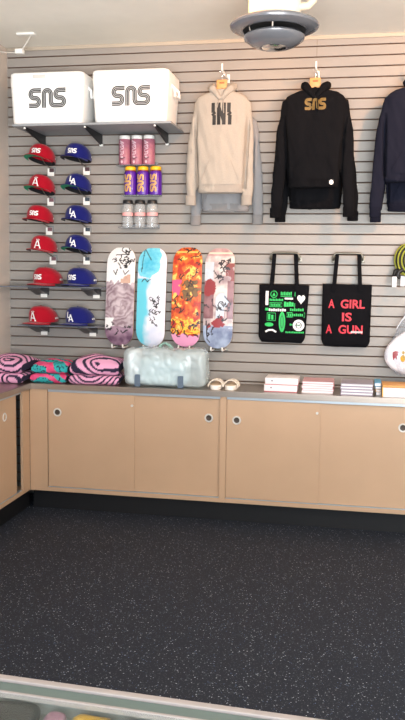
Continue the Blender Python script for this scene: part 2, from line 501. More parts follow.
# ------------------------------------------------------------------ caps
def crown_pt(t, f):
    """t: angle round the head (brim at -90 deg), f 0 at the rim to 1 at the button"""
    fr = -math.sin(t)                         # 1 at the front, -1 at the back
    ph = f * PI / 2
    p = .64 - .16 * fr
    c = math.cos(ph) ** p if f < 1 else 0
    H = .114
    z = H * math.sin(ph) ** (1.0 - .1 * fr)
    bb = .098 if fr > 0 else .098 + .026 * (-fr)
    bul = 1 + .05 * math.sin(PI * min(1, f * 1.4))
    seam = 1 - .010 * (abs(math.cos(3 * t)) ** 24) * (1 if f < .98 else 0)
    return V((.092 * math.cos(t) * c * bul * seam, bb * math.sin(t) * c * bul * seam - .022 * math.sin(ph) ** 2, z))

def make_cap(name, label, body, brimc, under, emblem, side, loc, az, pitch, roll=0, group=None):
    t = thing(name, label, 'cap', loc, (math.radians(pitch), math.radians(roll), math.radians(az)), group, world=False)
    n, k = 60, 16
    b = NB()
    rings = [[crown_pt(2 * PI * i / n, f / k) for i in range(n)] for f in range(k)]
    L = [[b.verts.new(p) for p in r] for r in rings]
    for A, B in zip(L, L[1:]):
        for i in range(n): b.faces.new([A[i], A[(i + 1) % n], B[(i + 1) % n], B[i]])
    tp = b.verts.new(crown_pt(0, 1))
    for i in range(n): b.faces.new([L[-1][i], L[-1][(i + 1) % n], tp])
    cr = put('crown', b, body, t, ang=60)
    b = NB(); lathe(b, [(0, .119), (.005, .1185), (.0075, .116), (.0075, .1125)], (0, -.022, -.0015), 16); put('button', b, body, t)
    # brim
    def br(u, v, dz):
        s = -1 + 2 * u; an = -PI / 2 + s * math.radians(76)
        r = crown_pt(an, 0); ext = .066 * max(0, 1 - abs(s) ** 3.2) ** .5
        o = V((r.x * (1 + .10 * (1 - s * s)), r.y - ext, 0))
        q = r.lerp(o, v)
        q.z = -.009 * (q.x / .09) ** 2 - .006 * v + dz
        return q
    b = NB(); grid(b, 28, 8, lambda u, v: br(u, v, .004)); grid(b, 28, 1, lambda u, v: br(u, 1, .004 - .0045 * v))
    bmesh.ops.remove_doubles(b, verts=b.verts, dist=1e-5); bmesh.ops.recalc_face_normals(b, faces=b.faces)
    bo = put('brim', b, brimc, t)
    b = NB(); grid(b, 28, 8, lambda u, v: br(u, v, -.0008), flip=True); put('underbrim', b, under, bo, label=None)
    b = NB()
    rg = [[crown_pt(2 * PI * i / n, 0) * .985 + V((0, 0, z)) for i in range(n)] for z in (-.001, .03)]
    loft(b, rg, cap=False); put('sweatband', b, mat('cap_inside_black', (20, 20, 24), .9), t)
    bv = BVHTree.FromPolygons([v.co for v in cr.data.vertices], [tuple(p.vertices) for p in cr.data.polygons])
    if emblem == 'S':
        b = NB(); logo(b, .068, lambda a, c: (a, -.3, .046 + c * 1.1), 1, 1.0, .62)
    elif emblem == 'A':
        b = NB(); Fa = lambda a, c: (a, -.3, c)
        for q in ([(-.021, .018), (-.003, .074)], [(.021, .018), (.003, .074)]): ribbon(b, [(q[0][0] + (q[1][0] - q[0][0]) * k / 8, q[0][1] + (q[1][1] - q[0][1]) * k / 8) for k in range(9)], .0085, Fa)
        ribbon(b, [(-.016 + .004 * k, .037) for k in range(9)], .007, Fa); ribbon(b, ell(0, .081, .012, .004, 16), .003, Fa, True)
        for q in (-1, 1): ribbon(b, [(q * .027, .018), (q * .021, .018), (q * .014, .018)], .005, Fa)
    else:
        b = NB(); Fa = lambda a, c: (a - .002, -.3, c)
        for q, w in (([(-.018, .086), (-.018, .044)], .010), ([(-.020, .047), (.006, .047)], .008), ([(-.008, .018), (.009, .068)], .0085), ([(.026, .018), (.009, .068)], .0085), ([(-.004, .033), (.022, .033)], .006)):
            ribbon(b, [(q[0][0] + (q[1][0] - q[0][0]) * k / 8, q[0][1] + (q[1][1] - q[0][1]) * k / 8) for k in range(9)], w, Fa)
    if emblem != 'S':
        for v in b.verts: v.co.z -= .007
    stick(b, bv, off=.002); put('emblem', b, M_white_ink if emblem != 'A' else M_white_ink, cr, False)
    # small mark on the side of the crown
    b = NB()
    for q, (w, h) in enumerate(side):
        y = .02 + q * .014
        grid(b, 3, 3, lambda u, v: (.3, y + w * u, .022 + h * v))
    stick(b, bv, d=(-1, 0, 0), off=.0015); put('side_mark', b, M_white_ink, cr, False)
    return t

M_red = mat('red_wool', (162, 8, 32), .8, bump=.1, bscale=400, sheen=.2, spec=.12)
M_blue = mat('royal_blue_wool', (20, 25, 98), .8, bump=.1, bscale=400, sheen=.2, spec=.12)
M_green = mat('green_underbrim', (24, 138, 100), .8)
M_greyu = mat('dark_underbrim', (34, 34, 44), .85)
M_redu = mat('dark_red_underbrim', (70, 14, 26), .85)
s1 = [(.012, .014)]; s2 = [(.010, .010), (.008, .014), (.012, .010), (.010, .013)]
#       colour, emblem, under, x, z(rim), side, what
CAPS = [
    ('r', 'S', 'g', -2.452, 2.697, s1, 'red cap with white striped lettering and green underbrim, hanging just below the coolers'),
    ('b', 'S', 'n', -2.158, 2.702, s1, 'royal blue cap with white lettering, hanging just below the coolers'),
    ('r', 'A', 'g', -2.456, 2.466, s1, 'red cap with letter A and green underbrim, second down the red caps'),
    ('b', 'L', 'g', -2.158, 2.470, s1, 'blue cap with interlocked letters and green underbrim, second down the blue caps'),
    ('r', 'S', 'n', -2.470, 2.236, s1, 'red cap with white lettering and dark underbrim, third down the red caps'),
    ('b', 'L', 'n', -2.155, 2.236, s1, 'blue cap with interlocked letters and dark underbrim, third down the blue caps'),
    ('r', 'A', 'n', -2.440, 2.004, s1, 'red cap with white letter A, lowest red cap hanging on a hook'),
    ('b', 'L', 'g', -2.158, 2.006, s1, 'blue cap with interlocked letters, lowest blue cap hanging on a hook'),
    ('r', 'S', 'n', -2.415, 1.728, s2, 'red cap with white lettering on the upper thin shelf'),
    ('b', 'S', 'n', -2.135, 1.728, s2, 'blue cap with white lettering on the upper thin shelf'),
    ('r', 'A', 'n', -2.455, 1.424, s2, 'red cap with white letter A on the lower thin shelf'),
    ('b', 'L', 'n', -2.150, 1.424, s2, 'blue cap with interlocked letters on the lower thin shelf'),
]
for i, (c, e, u, x, z, sd, lb) in enumerate(CAPS):
    hook = i < 8
    y = -.165 if hook else -.15
    body = M_red if c == 'r' else M_blue
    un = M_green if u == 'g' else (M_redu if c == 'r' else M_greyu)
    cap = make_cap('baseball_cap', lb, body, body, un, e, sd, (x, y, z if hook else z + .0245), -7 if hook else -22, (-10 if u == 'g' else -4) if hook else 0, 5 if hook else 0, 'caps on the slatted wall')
    cap.scale = (1.1, 1.1, 1.0) if hook else (1.15, 1.15, 1.12); cap.location.x += .012
    if not hook: cap.location.z -= .004
    if hook:
        tx = x + .045
        h = thing('cap_hook', 'wall hook with price tag behind the ' + lb.split(',')[0], 'hook', (tx, 0, z - .06), group='cap hooks')
        b = NB(); box(b, tx - .02, tx + .02, -.012, -.001, z - .08, z - .03, .002); put('wall_plate', b, clear('clear_acrylic', (205, 210, 212), .35), h, False)
        b = NB(); tube(b, [(tx, -.008, z - .045), (tx, -.05, z - .045), (x + .02, -.11, z - .02), (x, -.15, z + .03), (x, -.165, z + .10)], .0035, 8); put('wire_arm', b, M_gun, h)
        b = NB(); box(b, tx - .028, tx + .026, -.058, -.054, z - .105, z - .045, .001); tg = put('price_tag', b, M_white, h, False)
        b = NB(); box(b, tx - .012, tx + .026, -.0592, -.058, z - .075, z - .046); put('tag_print', b, mat('tag_dark_print', (74, 52, 58) if c == 'r' else (44, 56, 66), .6) if i < 2 else mat('tag_print' + c, (120, 84, 92) if c == 'r' else (58, 68, 78), .6), tg, False)

for z, x0, x1, lb, bx in ((1.703, -2.77, -1.945, 'upper thin grey shelf holding two caps with white lettering', (-2.50, -2.06)), (1.400, -2.62, -1.965, 'lower thin grey shelf holding two caps just above the folded towels', (-2.50, -2.09))):
    t = thing('thin_shelf', lb, 'shelf', ((x0 + x1) / 2, 0, z), group='thin cap shelves')
    b = NB(); box(b, x0, x1, -.255, -.002, z + .014, z + .0215, .001); put('shelf_board', b, mat('grey_acrylic_shelf', (104, 110, 122), .3), t, False)
    for x in bx:
        b = NB(); poly_extrude(b, [(-.001, z - .05), (-.03, z - .05), (-.2, z), (-.2, z + .0135), (-.001, z + .0135)], x - .05, x + .05, axis='x'); br = put('bracket', b, mat('smoke_bracket', (66, 64, 68), .4), t, False)
        b = NB(); box(b, x + .0, x + .055, -.06, -.056, z - .068, z - .04, .001); put('price_tag', b, M_white, br, False)

# ------------------------------------------------------------------ bottles
M_pinkb = mat('pink_bottle', (164, 98, 116), .4, var=.14, vscale=60, coat=.2)
M_purp = mat('purple_bottle', (82, 30, 150), .22, coat=.5)
M_yel = mat('yellow_lid', (244, 188, 30), .4)
M_maroon = mat('maroon_ring', (110, 24, 50), .4)
M_gold = mat('gold_print', (214, 168, 72), .5)
M_blid = mat('black_lid', (24, 26, 30), .4)
M_pband = mat('pink_band', (232, 170, 170), .6)
M_cb = clear('clear_bottle', (244, 247, 248), .20, .08, .10)
for z, lb, nm in ((2.665, 'clear acrylic shelf under the pink bottles', 0), (2.437, 'clear acrylic shelf under the purple bottles', 1), (2.19, 'clear acrylic shelf under the clear bottles', 2)):
    b = NB(); dx = (0, .04, .02)[nm]
    box(b, -1.855 + dx, -1.552 + dx * .9, -.128, -.0025, z - .006, z - .0005, .001); box(b, -1.855 + dx, -1.552 + dx * .9, -.008, -.0025, z - .0005, z + .03, .001)
    tag(put('acrylic_shelf', b, clear('clear_shelf_acrylic', (196, 202, 208), .30, .12, .06), None, False, origin=(-1.7 + dx, 0, z)), lb, 'shelf', 'acrylic bottle shelves')

def bottle(kind, x, z, lb):
    y = -.072
    if kind == 'p':
        t = thing('water_bottle', lb, 'bottle', (x, y, z), group='pink bottles')
        b = NB(); lathe(b, [(0, .001), (.041, .001), (.0455, .006), (.0465, .03), (.0465, .185), (.042, .195)], (x, y, z)); bd = put('body', b, M_pinkb, t)
        b = NB(); lathe(b, [(.040, .193), (.042, .197), (.0425, .217), (.039, .222), (0, .222)], (x, y, z)); put('lid', b, M_white, t)
        b = NB()
        F = lambda a, c: (x + a, y - .3, z + c)
        for q in range(5):                       # curly white lettering running up the bottle
            cz = .085 + q * .022
            ribbon(b, [(-.012 + .016 * math.sin(w * 1.3 + q) , cz + .012 * math.cos(w + q * 1.7)) for w in [2 * PI * s / 14 for s in range(12)]], .0055, F)
        patch(b, ell(-.012, .022, .009, .012, 14), F); patch(b, ell(-.012, .058, .012, .008, 14), F)
        stick(b, bvh_of(bd), off=.0008); put('print', b, mat('bottle_white_print', (216, 186, 196), .5), bd, False)
        b = NB(); ribbon(b, [(-.028, .056), (-.02, .049), (-.008, .047), (.004, .05), (.012, .058)], .006, F); stick(b, bvh_of(bd), off=.0012); put('print_outline', b, mat('bottle_dark_print', (60, 28, 44), .5), bd, False)
    elif kind == 'y':
        t = thing('water_bottle', lb, 'bottle', (x, y, z), group='purple bottles')
        b = NB(); lathe(b, [(0, .001), (.044, .001), (.0485, .006), (.049, .03), (.049, .165), (.044, .178), (.040, .18)], (x, y, z)); bd = put('body', b, M_purp, t)
        b = NB(); lathe(b, [(.0405, .176), (.0425, .18), (.0425, .188), (.039, .189)], (x, y, z)); put('neck_ring', b, M_maroon, t)
        b = NB(); lathe(b, [(.039, .188), (.0415, .191), (.0415, .211), (.038, .216), (0, .216)], (x, y, z)); put('lid', b, M_yel, t)
        b = NB(); logo(b, .135, lambda a, c: (x - .010 + c * .84, y - .3, z + .09 - a), 2, .8, .66); stick(b, bvh_of(bd), off=.0008); put('logo', b, M_gold, bd, False)
    else:
        t = thing('water_bottle', lb, 'bottle', (x, y, z), group='clear bottles')
        b = NB(); lathe(b, [(0, .001), (.038, .001), (.0425, .006), (.043, .165), (.038, .18), (.033, .183)], (x, y, z)); bd = put('body', b, M_cb, t)
        b = NB(); lathe(b, [(.034, .181), (.039, .184), (.039, .205), (.036, .209), (0, .209)], (x, y, z)); put('lid', b, M_blid, t)
        b = NB(); lathe(b, [(.0435, .088), (.0435, .114)], (x, y, z)); put('label_band', b, M_pband, t)
        b = NB(); lathe(b, [(.0436, .083), (.0436, .088)], (x, y, z)); put('label_edge', b, mat('label_edge_grey', (70, 72, 78), .6), t)
NB3 = ('nearest the caps', 'between two like it', 'nearest the beige hoodie')
for i in range(3):
    bottle('p', -1.797 + i * .096, 2.6655, 'pink bottle with white lid and curly print, ' + NB3[i])
    bottle('y', -1.752 + i * .101, 2.4375, 'purple bottle with yellow lid and gold logo, ' + NB3[i])
    bottle('c', -1.772 + i * .098, 2.1905, 'clear bottle with black lid and pink band, ' + NB3[i])

# ------------------------------------------------------------------ skateboard decks
W, PINK, BLK = rgb(232, 230, 230), rgb(226, 160, 190), rgb(30, 28, 32)
def near(strokes, u, v, w):
    for s in strokes:
        for (a, b), (c, d) in zip(s, s[1:]):
            dx, dy = c - a, d - b; L = dx * dx + dy * dy or 1e-9
            t = max(0, min(1, ((u - a) * dx + (v - b) * dy) / L))
            if (u - a - t * dx) ** 2 + (v - b - t * dy) ** 2 < w * w: return True
    return False
def scrib(r, n, x0, x1, y0, y1, k=5, sz=.09):
    out = []
    for _ in range(n):
        x, y = r.uniform(x0, x1), r.uniform(y0, y1); s = [(x, y)]
        for _ in range(k):
            x += r.uniform(-sz, sz); y += r.uniform(-sz, sz); s.append((x, y))
        out.append(s)
    return out
rr = random.Random(3)
# u runs 0..1 across and v 0..3.7 up the deck, both in deck widths
S1 = scrib(rr, 20, .15, .85, 2.7, 3.2, 4, .09) + [[(.62 + .13 * math.cos(a), 3.3 + .10 * math.sin(a)) for a in [q * .5 for q in range(12)]], [(.3, 3.1), (.75, 3.14)], [(.25, 2.55), (.33, 2.42), (.38, 2.6)], [(.6, 2.55), (.66, 2.42), (.78, 2.56)]] + scrib(rr, 8, .1, .9, .4, .75, 4, .08)
S2 = scrib(rr, 24, .48, .86, .6, 1.75, 4, .07) + [[(.14, 2.55), (.2, 3.35), (.45, 2.95)], [(.15, 2.2), (.25, 2.3), (.35, 2.2), (.45, 2.28)]]
S3 = scrib(rr, 26, .05, .95, .3, 3.2, 5, .10) + scrib(rr, 8, .1, .9, 3.2, 3.45, 4, .10)
S4 = scrib(rr, 14, .45, .8, 2.3, 2.95, 5, .09) + scrib(rr, 12, .1, .85, .4, 1.9, 5, .09) + [[(.28, 1.65), (.3, 1.45), (.55, 1.3), (.85, 1.25), (.9, 1.5), (.7, 1.75)], [(.1, .9), (.14, .3), (.22, .2)]]
def art1(u, v):
    n = fbm(u * 3, v * 3, 1); c = W
    if v < 2.15 + .25 * fbm(u * 4, 7) and not (u < .3 + .1 * n and v < .95 and v > .45):
        d = math.hypot(u - .58, (v - 1.35)); an = math.atan2(v - 1.35, u - .58); g = math.sin(d * 34 + 2.5 * math.sin(an * 2.5 + d * 9) + 4 * fbm(u * 4, v * 4, 5))
        c = mixc(rgb(132, 108, 118), rgb(200, 184, 190), .45 + .32 * g + .5 * n)
    if v < .62 + .2 * n: c = mixc(rgb(94, 66, 90), rgb(160, 132, 150), .5 + n)
    if .5 < u < .85 and 2.12 < v < 2.42 and n > -.25: c = mixc(rgb(214, 178, 160), rgb(170, 130, 110), .5 + n)
    if near(S1, u, v, .017): c = BLK
    return c
def art2(u, v):
    n = fbm(u * 2.5, v * 2, 9); c = mixc(rgb(228, 226, 236), rgb(210, 214, 232), .5 + n)
    d = math.hypot((u - .36) / .42, (v - 2.85) / .62) + .35 * n
    if d < 1: c = mixc(rgb(64, 176, 208), rgb(120, 206, 226), d + .5 * fbm(u * 9, v * 9))
    e = u - (.34 + .12 * n)
    if v < 2.3: c = mixc(rgb(96, 196, 216), c, (e + .06) / .16)
    if near(S2, u, v, .014): c = BLK
    return c
def art3(u, v):
    n = fbm(u * 5.5, v * 4.5, 3, 4)
    c = mixc(rgb(178, 44, 22), rgb(232, 118, 40), .45 + 1.5 * n)
    if math.hypot((u - .65) / .35, (v - 2.55) / .3) + 1.6 * abs(n) < .75: c = rgb(246, 200, 96)
    if v < .95 and abs(n) < .16: c = rgb(240, 190, 60)
    if n > .46: c = rgb(240, 196, 100)
    d = math.hypot((u - .62) / .36, (v - 1.95) / .5) + .8 * n
    if d < .72: c = mixc(rgb(84, 70, 44), rgb(120, 88, 50), 1.4 * abs(n) * 2)
    if math.hypot((u - .12) / .22, (v - 2.02) / .38) + .5 * n < .8: c = rgb(228, 84, 130)
    if v < .42 + .1 * n: c = rgb(226, 154, 190)
    if v > 3.45: c = rgb(206, 140, 168)
    if 3.18 < v < 3.24: c = rgb(246, 176, 90)
    if near(S3, u, v, .019): c = rgb(52, 34, 30)
    return c
def art4(u, v):
    n = fbm(u * 2.8, v * 2.4, 21, 4); c = mixc(rgb(150, 128, 132), rgb(222, 208, 204), .55 + 1.1 * n)
    if v > 3.1: c = mixc(c, rgb(176, 128, 128), .6)
    if u < .3 and 2.2 < v < 2.9: c = mixc(rgb(190, 204, 216), c, .3 + n)
    if u > .72 and 2.2 < v < 2.85 and n > -.2: c = rgb(132, 66, 66)
    if v < 2.25 and (u < .34 or u > .78) and v > 1.0: c = mixc(rgb(104, 62, 68), rgb(150, 110, 116), .5 + n)
    if math.hypot((u - .22) / .26, (v - 2.0) / .3) + n < .8: c = rgb(140, 44, 50)
    if math.hypot((u - .62) / .25, (v - 1.62) / .3) + .5 * n < .85 or (.42 < u < .7 and .6 < v < 1.5): c = mixc(rgb(206, 216, 228), rgb(150, 172, 204), .4 + n)
    if v < .75: c = mixc(rgb(168, 182, 206), rgb(112, 124, 156), .5 + n)
    if math.hypot((u - .5) / .3, (v - .82) / .22) + n < .75: c = rgb(146, 40, 48)
    if near(S4, u, v, .018): c = rgb(46, 40, 48)
    if 3.18 < v < 3.23: c = rgb(236, 206, 186)
    return c
M_art = colmat('deck_graphic', .32, .3); M_ply = mat('maple_ply_edge', (206, 170, 128), .5); M_grip = mat('bare_deck_top', (150, 118, 84), .7)
def deck(xc, zb, L, Wd, art, lb):
    th = math.asin(.085 / L)
    base = V((xc, -.125, zb))
    t0 = thing('skateboard_deck', lb, 'skateboard deck', base, (-th, 0, 0), 'skateboard decks on the wall', world=False)
    b = NB(); nu, nv = 44, 170
    def half(z):
        r = Wd / 2 * 1.12
        e = min(z, L - z)
        return Wd / 2 * (1 - max(0, 1 - e / r) ** 2.3) ** (1 / 2.1) if e < r else Wd / 2
    def pos(u, v, off):
        z = v * L; w = max(half(z), .004); x = (u * 2 - 1) * w
        e = min(z, L - z); k = max(0, (.17 - e)) / .17
        y = .042 * k ** 1.5 + .006 * (x / (Wd / 2)) ** 2 + off
        return V((x, y, z))
    # v is denser near the ends
    vv = lambda v: .5 - .5 * math.cos(PI * (v * .8 + .1)) / math.cos(PI * .1)
    cf = lambda u, v: art(.5 + pos(u, vv(v), 0).x / Wd, vv(v) * L / Wd)
    F = grid(b, nu, nv, lambda u, v: pos(u, vv(v), 0), 0, cf)
    K = grid(b, nu, nv, lambda u, v: pos(u, vv(v), .011), 2, lambda u, v: BLK, True)
    def bridge(A, B):
        for i in range(len(A) - 1):
            f = b.faces.new([A[i], A[i + 1], B[i + 1], B[i]]); f.material_index = 1
    bridge([r[0] for r in F], [r[0] for r in K]); bridge([r[-1] for r in F], [r[-1] for r in K]); bridge(F[0], K[0]); bridge(F[-1], K[-1])
    bmesh.ops.recalc_face_normals(b, faces=b.faces)
    put('board', b, [M_art, M_ply, M_grip], t0, ang=50)
    # the wall bracket under it
    h = thing('deck_wall_mount', 'two white pegs under the ' + lb.split(' with ')[0] + (' with ' + lb.split(' with ')[1].split(' over')[0].split(' and black')[0] if ' with ' in lb else ''), 'wall mount', (xc, 0, zb - .01), group='skateboard deck mounts')
    b = NB(); box(b, xc - .07, xc + .07, -.012, -.002, zb - .025, zb - .012, .002); put('wall_bar', b, M_gun, h)
    for s in (-.042, .045):
        b = NB(); zc = zb - .0105 + .012 * (abs(s) / .045) ** 2 * 0
        tube(b, [(xc + s, -.006, zc - .006), (xc + s, -.146, zc - .006), (xc + s, -.152, zc), (xc + s, -.154, zc + .022)], .0065, 10); put('peg', b, M_white, h)
DK = [(-1.832, 1.272, art1, 'skateboard deck with black scribbles over a mauve rose'), (-1.578, 1.27, art2, 'white skateboard deck with turquoise splash and black script'),
      (-1.298, 1.277, art3, 'orange flame skateboard deck with pink nose'), (-1.043, 1.272, art4, 'mauve and pale blue painted skateboard deck')]
for x, zb, a, lb in DK: deck(x, zb, .782, .230, a, lb)

# ------------------------------------------------------------------ hoodies
def hoodie(label, xc, y, zsh, zhem, hs, hh, fab, rib, sl, fold=1, seed=0, group=None, prnt=None, depth=.060, hood=True):
    """zsh: height of the shoulder points, hs/hh: half width at shoulder and hem; sl: ((x, z) of both cuff ends)"""
    t = thing('hoodie', label, 'hoodie', (xc, y, zhem), group=group)
    H = zsh - zhem
    b = NB(); rings = []
    rows = 26
    for i in range(rows + 1):
        f = i / rows; z = zhem + (H + .045) * f
        if z <= zsh - .02: w = hh + (hs - hh) * (f ** 1.1) + .012 * math.sin(PI * min(1, f * 2))
        else:
            q = (z - zsh + .02) / .065; w = hs * (1 - q) ** .75 + .055 * q if q < 1 else .055
        d = depth * (1 - .25 * f) if z < zsh - .05 else depth * .75 * (1 - .25 * (z - zsh + .05) / .125)
        ring = []
        for k in range(40):
            a = 2 * PI * k / 40; ca, sa = math.cos(a), math.sin(a)
            ring.append((xc + w * math.copysign(abs(ca) ** .75, ca), y + d * math.copysign(abs(sa) ** .9, sa), z + (-.012 * (1 - ca * ca) if f < .05 else 0)))
        rings.append(ring)
    loft(b, rings)
    for s, (cxx, cz) in zip((-1, 1), sl):
        sx = xc + s * (hs - .045); pts = []; rad = []
        for q in range(13):
            f = q / 12
            x = sx + (cxx - sx) * (f ** .8) + s * .012 * math.sin(PI * f)
            z = (zsh - .045) + (cz + .055 - zsh + .045) * f
            pts.append((x, y + .012 + .022 * math.sin(PI * f), z)); rad.append(.058 - .017 * f if q < 12 else .036)
        tube(b, pts, rad, 16, up=(0, 1, 0), sx=.6)
    sd = seed * 3.7
    def disp(p, n):
        k = 1 if p.z < zsh - .04 else .4
        f = (noise.noise(V((p.x * 14 + sd, sd, p.z * 3.2))) * .013 + noise.noise(V((p.x * 26 + p.z * 9, sd + 3, p.z * 7 - p.x * 6))) * .007) * fold * k
        wz = hh + (hs - hh) * max(0, min(1, (p.z - zhem) / H)) ** 1.1 + .010
        e = abs(abs(p.x - xc) - wz + .004) / .016
        if e < 1 and zhem + .02 < p.z < zsh - .14 and n.y < 0: p = p + V((0, .038 * (1 - e * e) * min(1, (zsh - .14 - p.z) / .1), 0))
        return p + n * f
    me = remeshed(b, .008, 2, disp)
    body = put('body', me, fab, t, ang=180)
    bv = bvh_of(body)
    # ribbed hem and cuffs
    def ribbon_ring(cx, cy, zt, zb, w, d, e=.8, tilt=0):
        b = NB(); rg = []
        prof = [(0, .96), (.12, 1.0), (.5, .97), (.88, .99), (1, .95)]
        for f, sc in prof:
            rg.append([(cx + w * sc * math.copysign(abs(math.cos(a)) ** e, math.cos(a)) * (1 + .008 * math.sin(40 * a)) + tilt * f, cy + d * sc * math.copysign(abs(math.sin(a)) ** .9, math.sin(a)) * (1 + .02 * math.sin(40 * a)), zt + (zb - zt) * f) for a in [2 * PI * k / 120 for k in range(120)]])
        loft(b, rg, cap=False)
        # turned-in lip
        L = len(rg); inner = [[(cx + (p[0] - cx) * .9, cy + (p[1] - cy) * .85, p[2] + dz) for p in rg[-1]] for dz in (.0, .05)]
        loft(b, [rg[-1]] + inner, cap=False)
        return b
    put('hem_band', ribbon_ring(xc, y, zhem + .05, zhem - .012, hh * 1.015, depth * 1.05), rib, t, ang=180)
    for s, (cxx, cz) in zip((-1, 1), sl):
        put('cuff', ribbon_ring(cxx, y + .008, cz + .07, cz, .040, .030, .9), rib, t, ang=180)
    # kangaroo pocket
    b = NB(); z1 = zhem + H * .32; z2 = zhem + .045
    def pk(u, v):
        z = z2 + (z1 - z2) * v
        w = hh * (.80 - (.32 * max(0, (v - .25) / .75)))
        return (xc + (u * 2 - 1) * w, y - .3, z)
    grid(b, 24, 16, pk); stick(b, bv, off=.009)
    pc = put('pocket', b, fab, t, ang=180)
    for s in (-1, 1):
        b = NB(); ribbon(b, [(pk(.5 + s * .5, v)[0], pk(.5, v)[2]) for v in [q / 10 for q in range(2, 11)]], .007, lambda a, c: (a, y - .3, c))
        stick(b, bv, off=.0108); put('pocket_seam', b, rib, pc, False)
    # hood lying behind and round the neck
    if hood:
        b = NB()
        for s in (-1, 1):
            pts = [(xc + s * .006, y - depth * .80, zsh - .028), (xc + s * .034, y - depth * .75, zsh + .012), (xc + s * .066, y - depth * .4, zsh + .050), (xc + s * .080, y + .012, zsh + .066), (xc + s * .055, y + .045, zsh + .052), (xc, y + .055, zsh + .046)]
            tube(b, pts, [.012, .022, .030, .032, .030, .028], 12)
        sph = bmesh.new(); bmesh.ops.create_uvsphere(sph, u_segments=20, v_segments=12, radius=1)
        bmesh.ops.scale(sph, vec=(.095, .030, .045), verts=sph.verts); bmesh.ops.translate(sph, vec=(xc, y + .055, zsh + .025), verts=sph.verts); merge(b, sph)
        me = remeshed(b, .007, 4, lambda p, n: p + n * .004 * noise.noise(V((p.x * 25, sd, p.z * 25))))
        put('hood', me, fab, t, ang=180)
        for s in (-1, 1):
            b = NB(); tube(b, [(xc + s * .012, y - depth * .80 - .010, zsh - .025), (xc + s * .018, y - depth * .85 - .006, zsh - .05), (xc + s * .024, y - depth - .004, zsh - .11 - .02 * s)], .0032, 8)
            stick_y = [bv.ray_cast(V((v.co.x, y - .4, v.co.z)), V((0, 1, 0)))[0] for v in b.verts]
            for v, h in zip(b.verts, stick_y):
                if h is not None: v.co.y = min(v.co.y, h.y - .002)
            put('drawcord', b, rib, t)
    if prnt:
        b = prnt(xc, y, zsh); stick(b, bv, off=.0022); put('print', b, prnt.m, body, False)
    return t, bv, body

M_beige = mat('beige_fleece', (166, 158, 148), .95, bump=.15, bscale=500, var=.05, vscale=150, spec=.12)
M_beiger = mat('beige_ribbing', (158, 150, 141), .95, bump=.3, bscale=400, spec=.12)
M_greyf = mat('grey_fleece', (140, 140, 142), .95, bump=.15, bscale=500, sheen=.3, spec=.12)
M_greyr = mat('grey_ribbing', (132, 130, 130), .95, bump=.3, bscale=400, spec=.12)
M_blkf = mat('black_fleece', (15, 15, 18), .95, bump=.15, bscale=500, spec=.12)
M_blkr = mat('black_ribbing', (12, 12, 15), .95, bump=.3, bscale=400, spec=.12)
M_navf = mat('navy_fleece', (25, 27, 40), .95, bump=.15, bscale=500, spec=.12)
M_navr = mat('navy_ribbing', (21, 23, 36), .95, bump=.3, bscale=400, spec=.12)

def strokes_print(xc, y, zsh):
    b = NB(); F = lambda a, c: (xc + .005 + a, y - .3, zsh - .132 + c)
    H = .078; w = .0255; g = .036
    for i in range(4):
        x = (i - 1.5) * g * 1.06
        if i in (1, 2): quadpatch(b, x - w / 2, x + w / 2, -H, H, F, 8)
        else:
            s = 1 if i == 0 else -1
            quadpatch(b, x - w / 2 - .004, x + w / 2 - .004, .008, H, F, 5); quadpatch(b, x - w / 2 + .004, x + w / 2 + .004, -H, -.008, F, 5)
            b.faces.new([b.verts.new(F(*p)) for p in ((x - w * .7, -.004), (x + w * .3, .02), (x + w * .7, .004), (x - w * .2, -.02))])
    xa, xb = -.5 * g * 1.06, .5 * g * 1.06
    grid(b, 4, 6, lambda u, v: F(xa - w / 2 + (xb - xa) * v + w * .9 * u, .055 - .11 * v))
    return b
strokes_print.m = M_ink
def gold_print(xc, y, zsh):
    b = NB(); logo(b, .150, lambda a, c: (xc + .003 + a, y - .3, zsh - .072 + c * 1.12), 3, .8, .7); return b
gold_print.m = mat('gold_flock', (124, 98, 46), .6)

GH = 'hoodies hanging on the slatted wall'
hoodie('pale grey hoodie hanging behind the beige one, hem and cuffs showing below it', -1.0, -.088, 3.02, 2.322, .205, .178, M_greyf, M_greyr, ((-1.232, 2.208), (-.755, 2.218)), 1, 2, GH)
hoodie('beige hoodie with black bar print on the chest, on a wooden hanger', -1.010, -.262, 3.125, 2.445, .197, .166, M_beige, M_beiger, ((-1.236, 2.345), (-.818, 2.345)), 1, 1, GH, strokes_print)
hoodie('black hoodie hanging behind the gold lettered one, hem dropping below', -.33, -.088, 3.02, 2.345, .21, .185, M_blkf, M_blkr, ((-.585, 2.235), (-.05, 2.245)), 1, 4, GH)
_, hb, hbody = hoodie('black hoodie with gold letter logo on the chest, on a wooden hanger', -.336, -.262, 3.118, 2.480, .222, .175, M_blkf, M_blkr, ((-.605, 2.255), (-.080, 2.262)), 1, 3, GH, gold_print)
b = NB(); patch(b, ell(-.205, 2.50, .015, .017, 18), lambda a, c: (a, -.8, c)); stick(b, hb, off=.016); put('badge', b, M_white, hbody, False, label='small round white badge near the hem')
hoodie('navy hoodie hanging behind the other navy one at the frame edge', .385, -.088, 3.02, 2.325, .21, .185, M_navf, M_navr, ((.115, 2.235), (.66, 2.245)), 1, 6, GH)
hoodie('navy hoodie in front of the other one, cut by the frame edge', .375, -.262, 3.118, 2.515, .225, .205, M_navf, M_navr, ((.108, 2.262), (.645, 2.3)), 1, 5, GH)
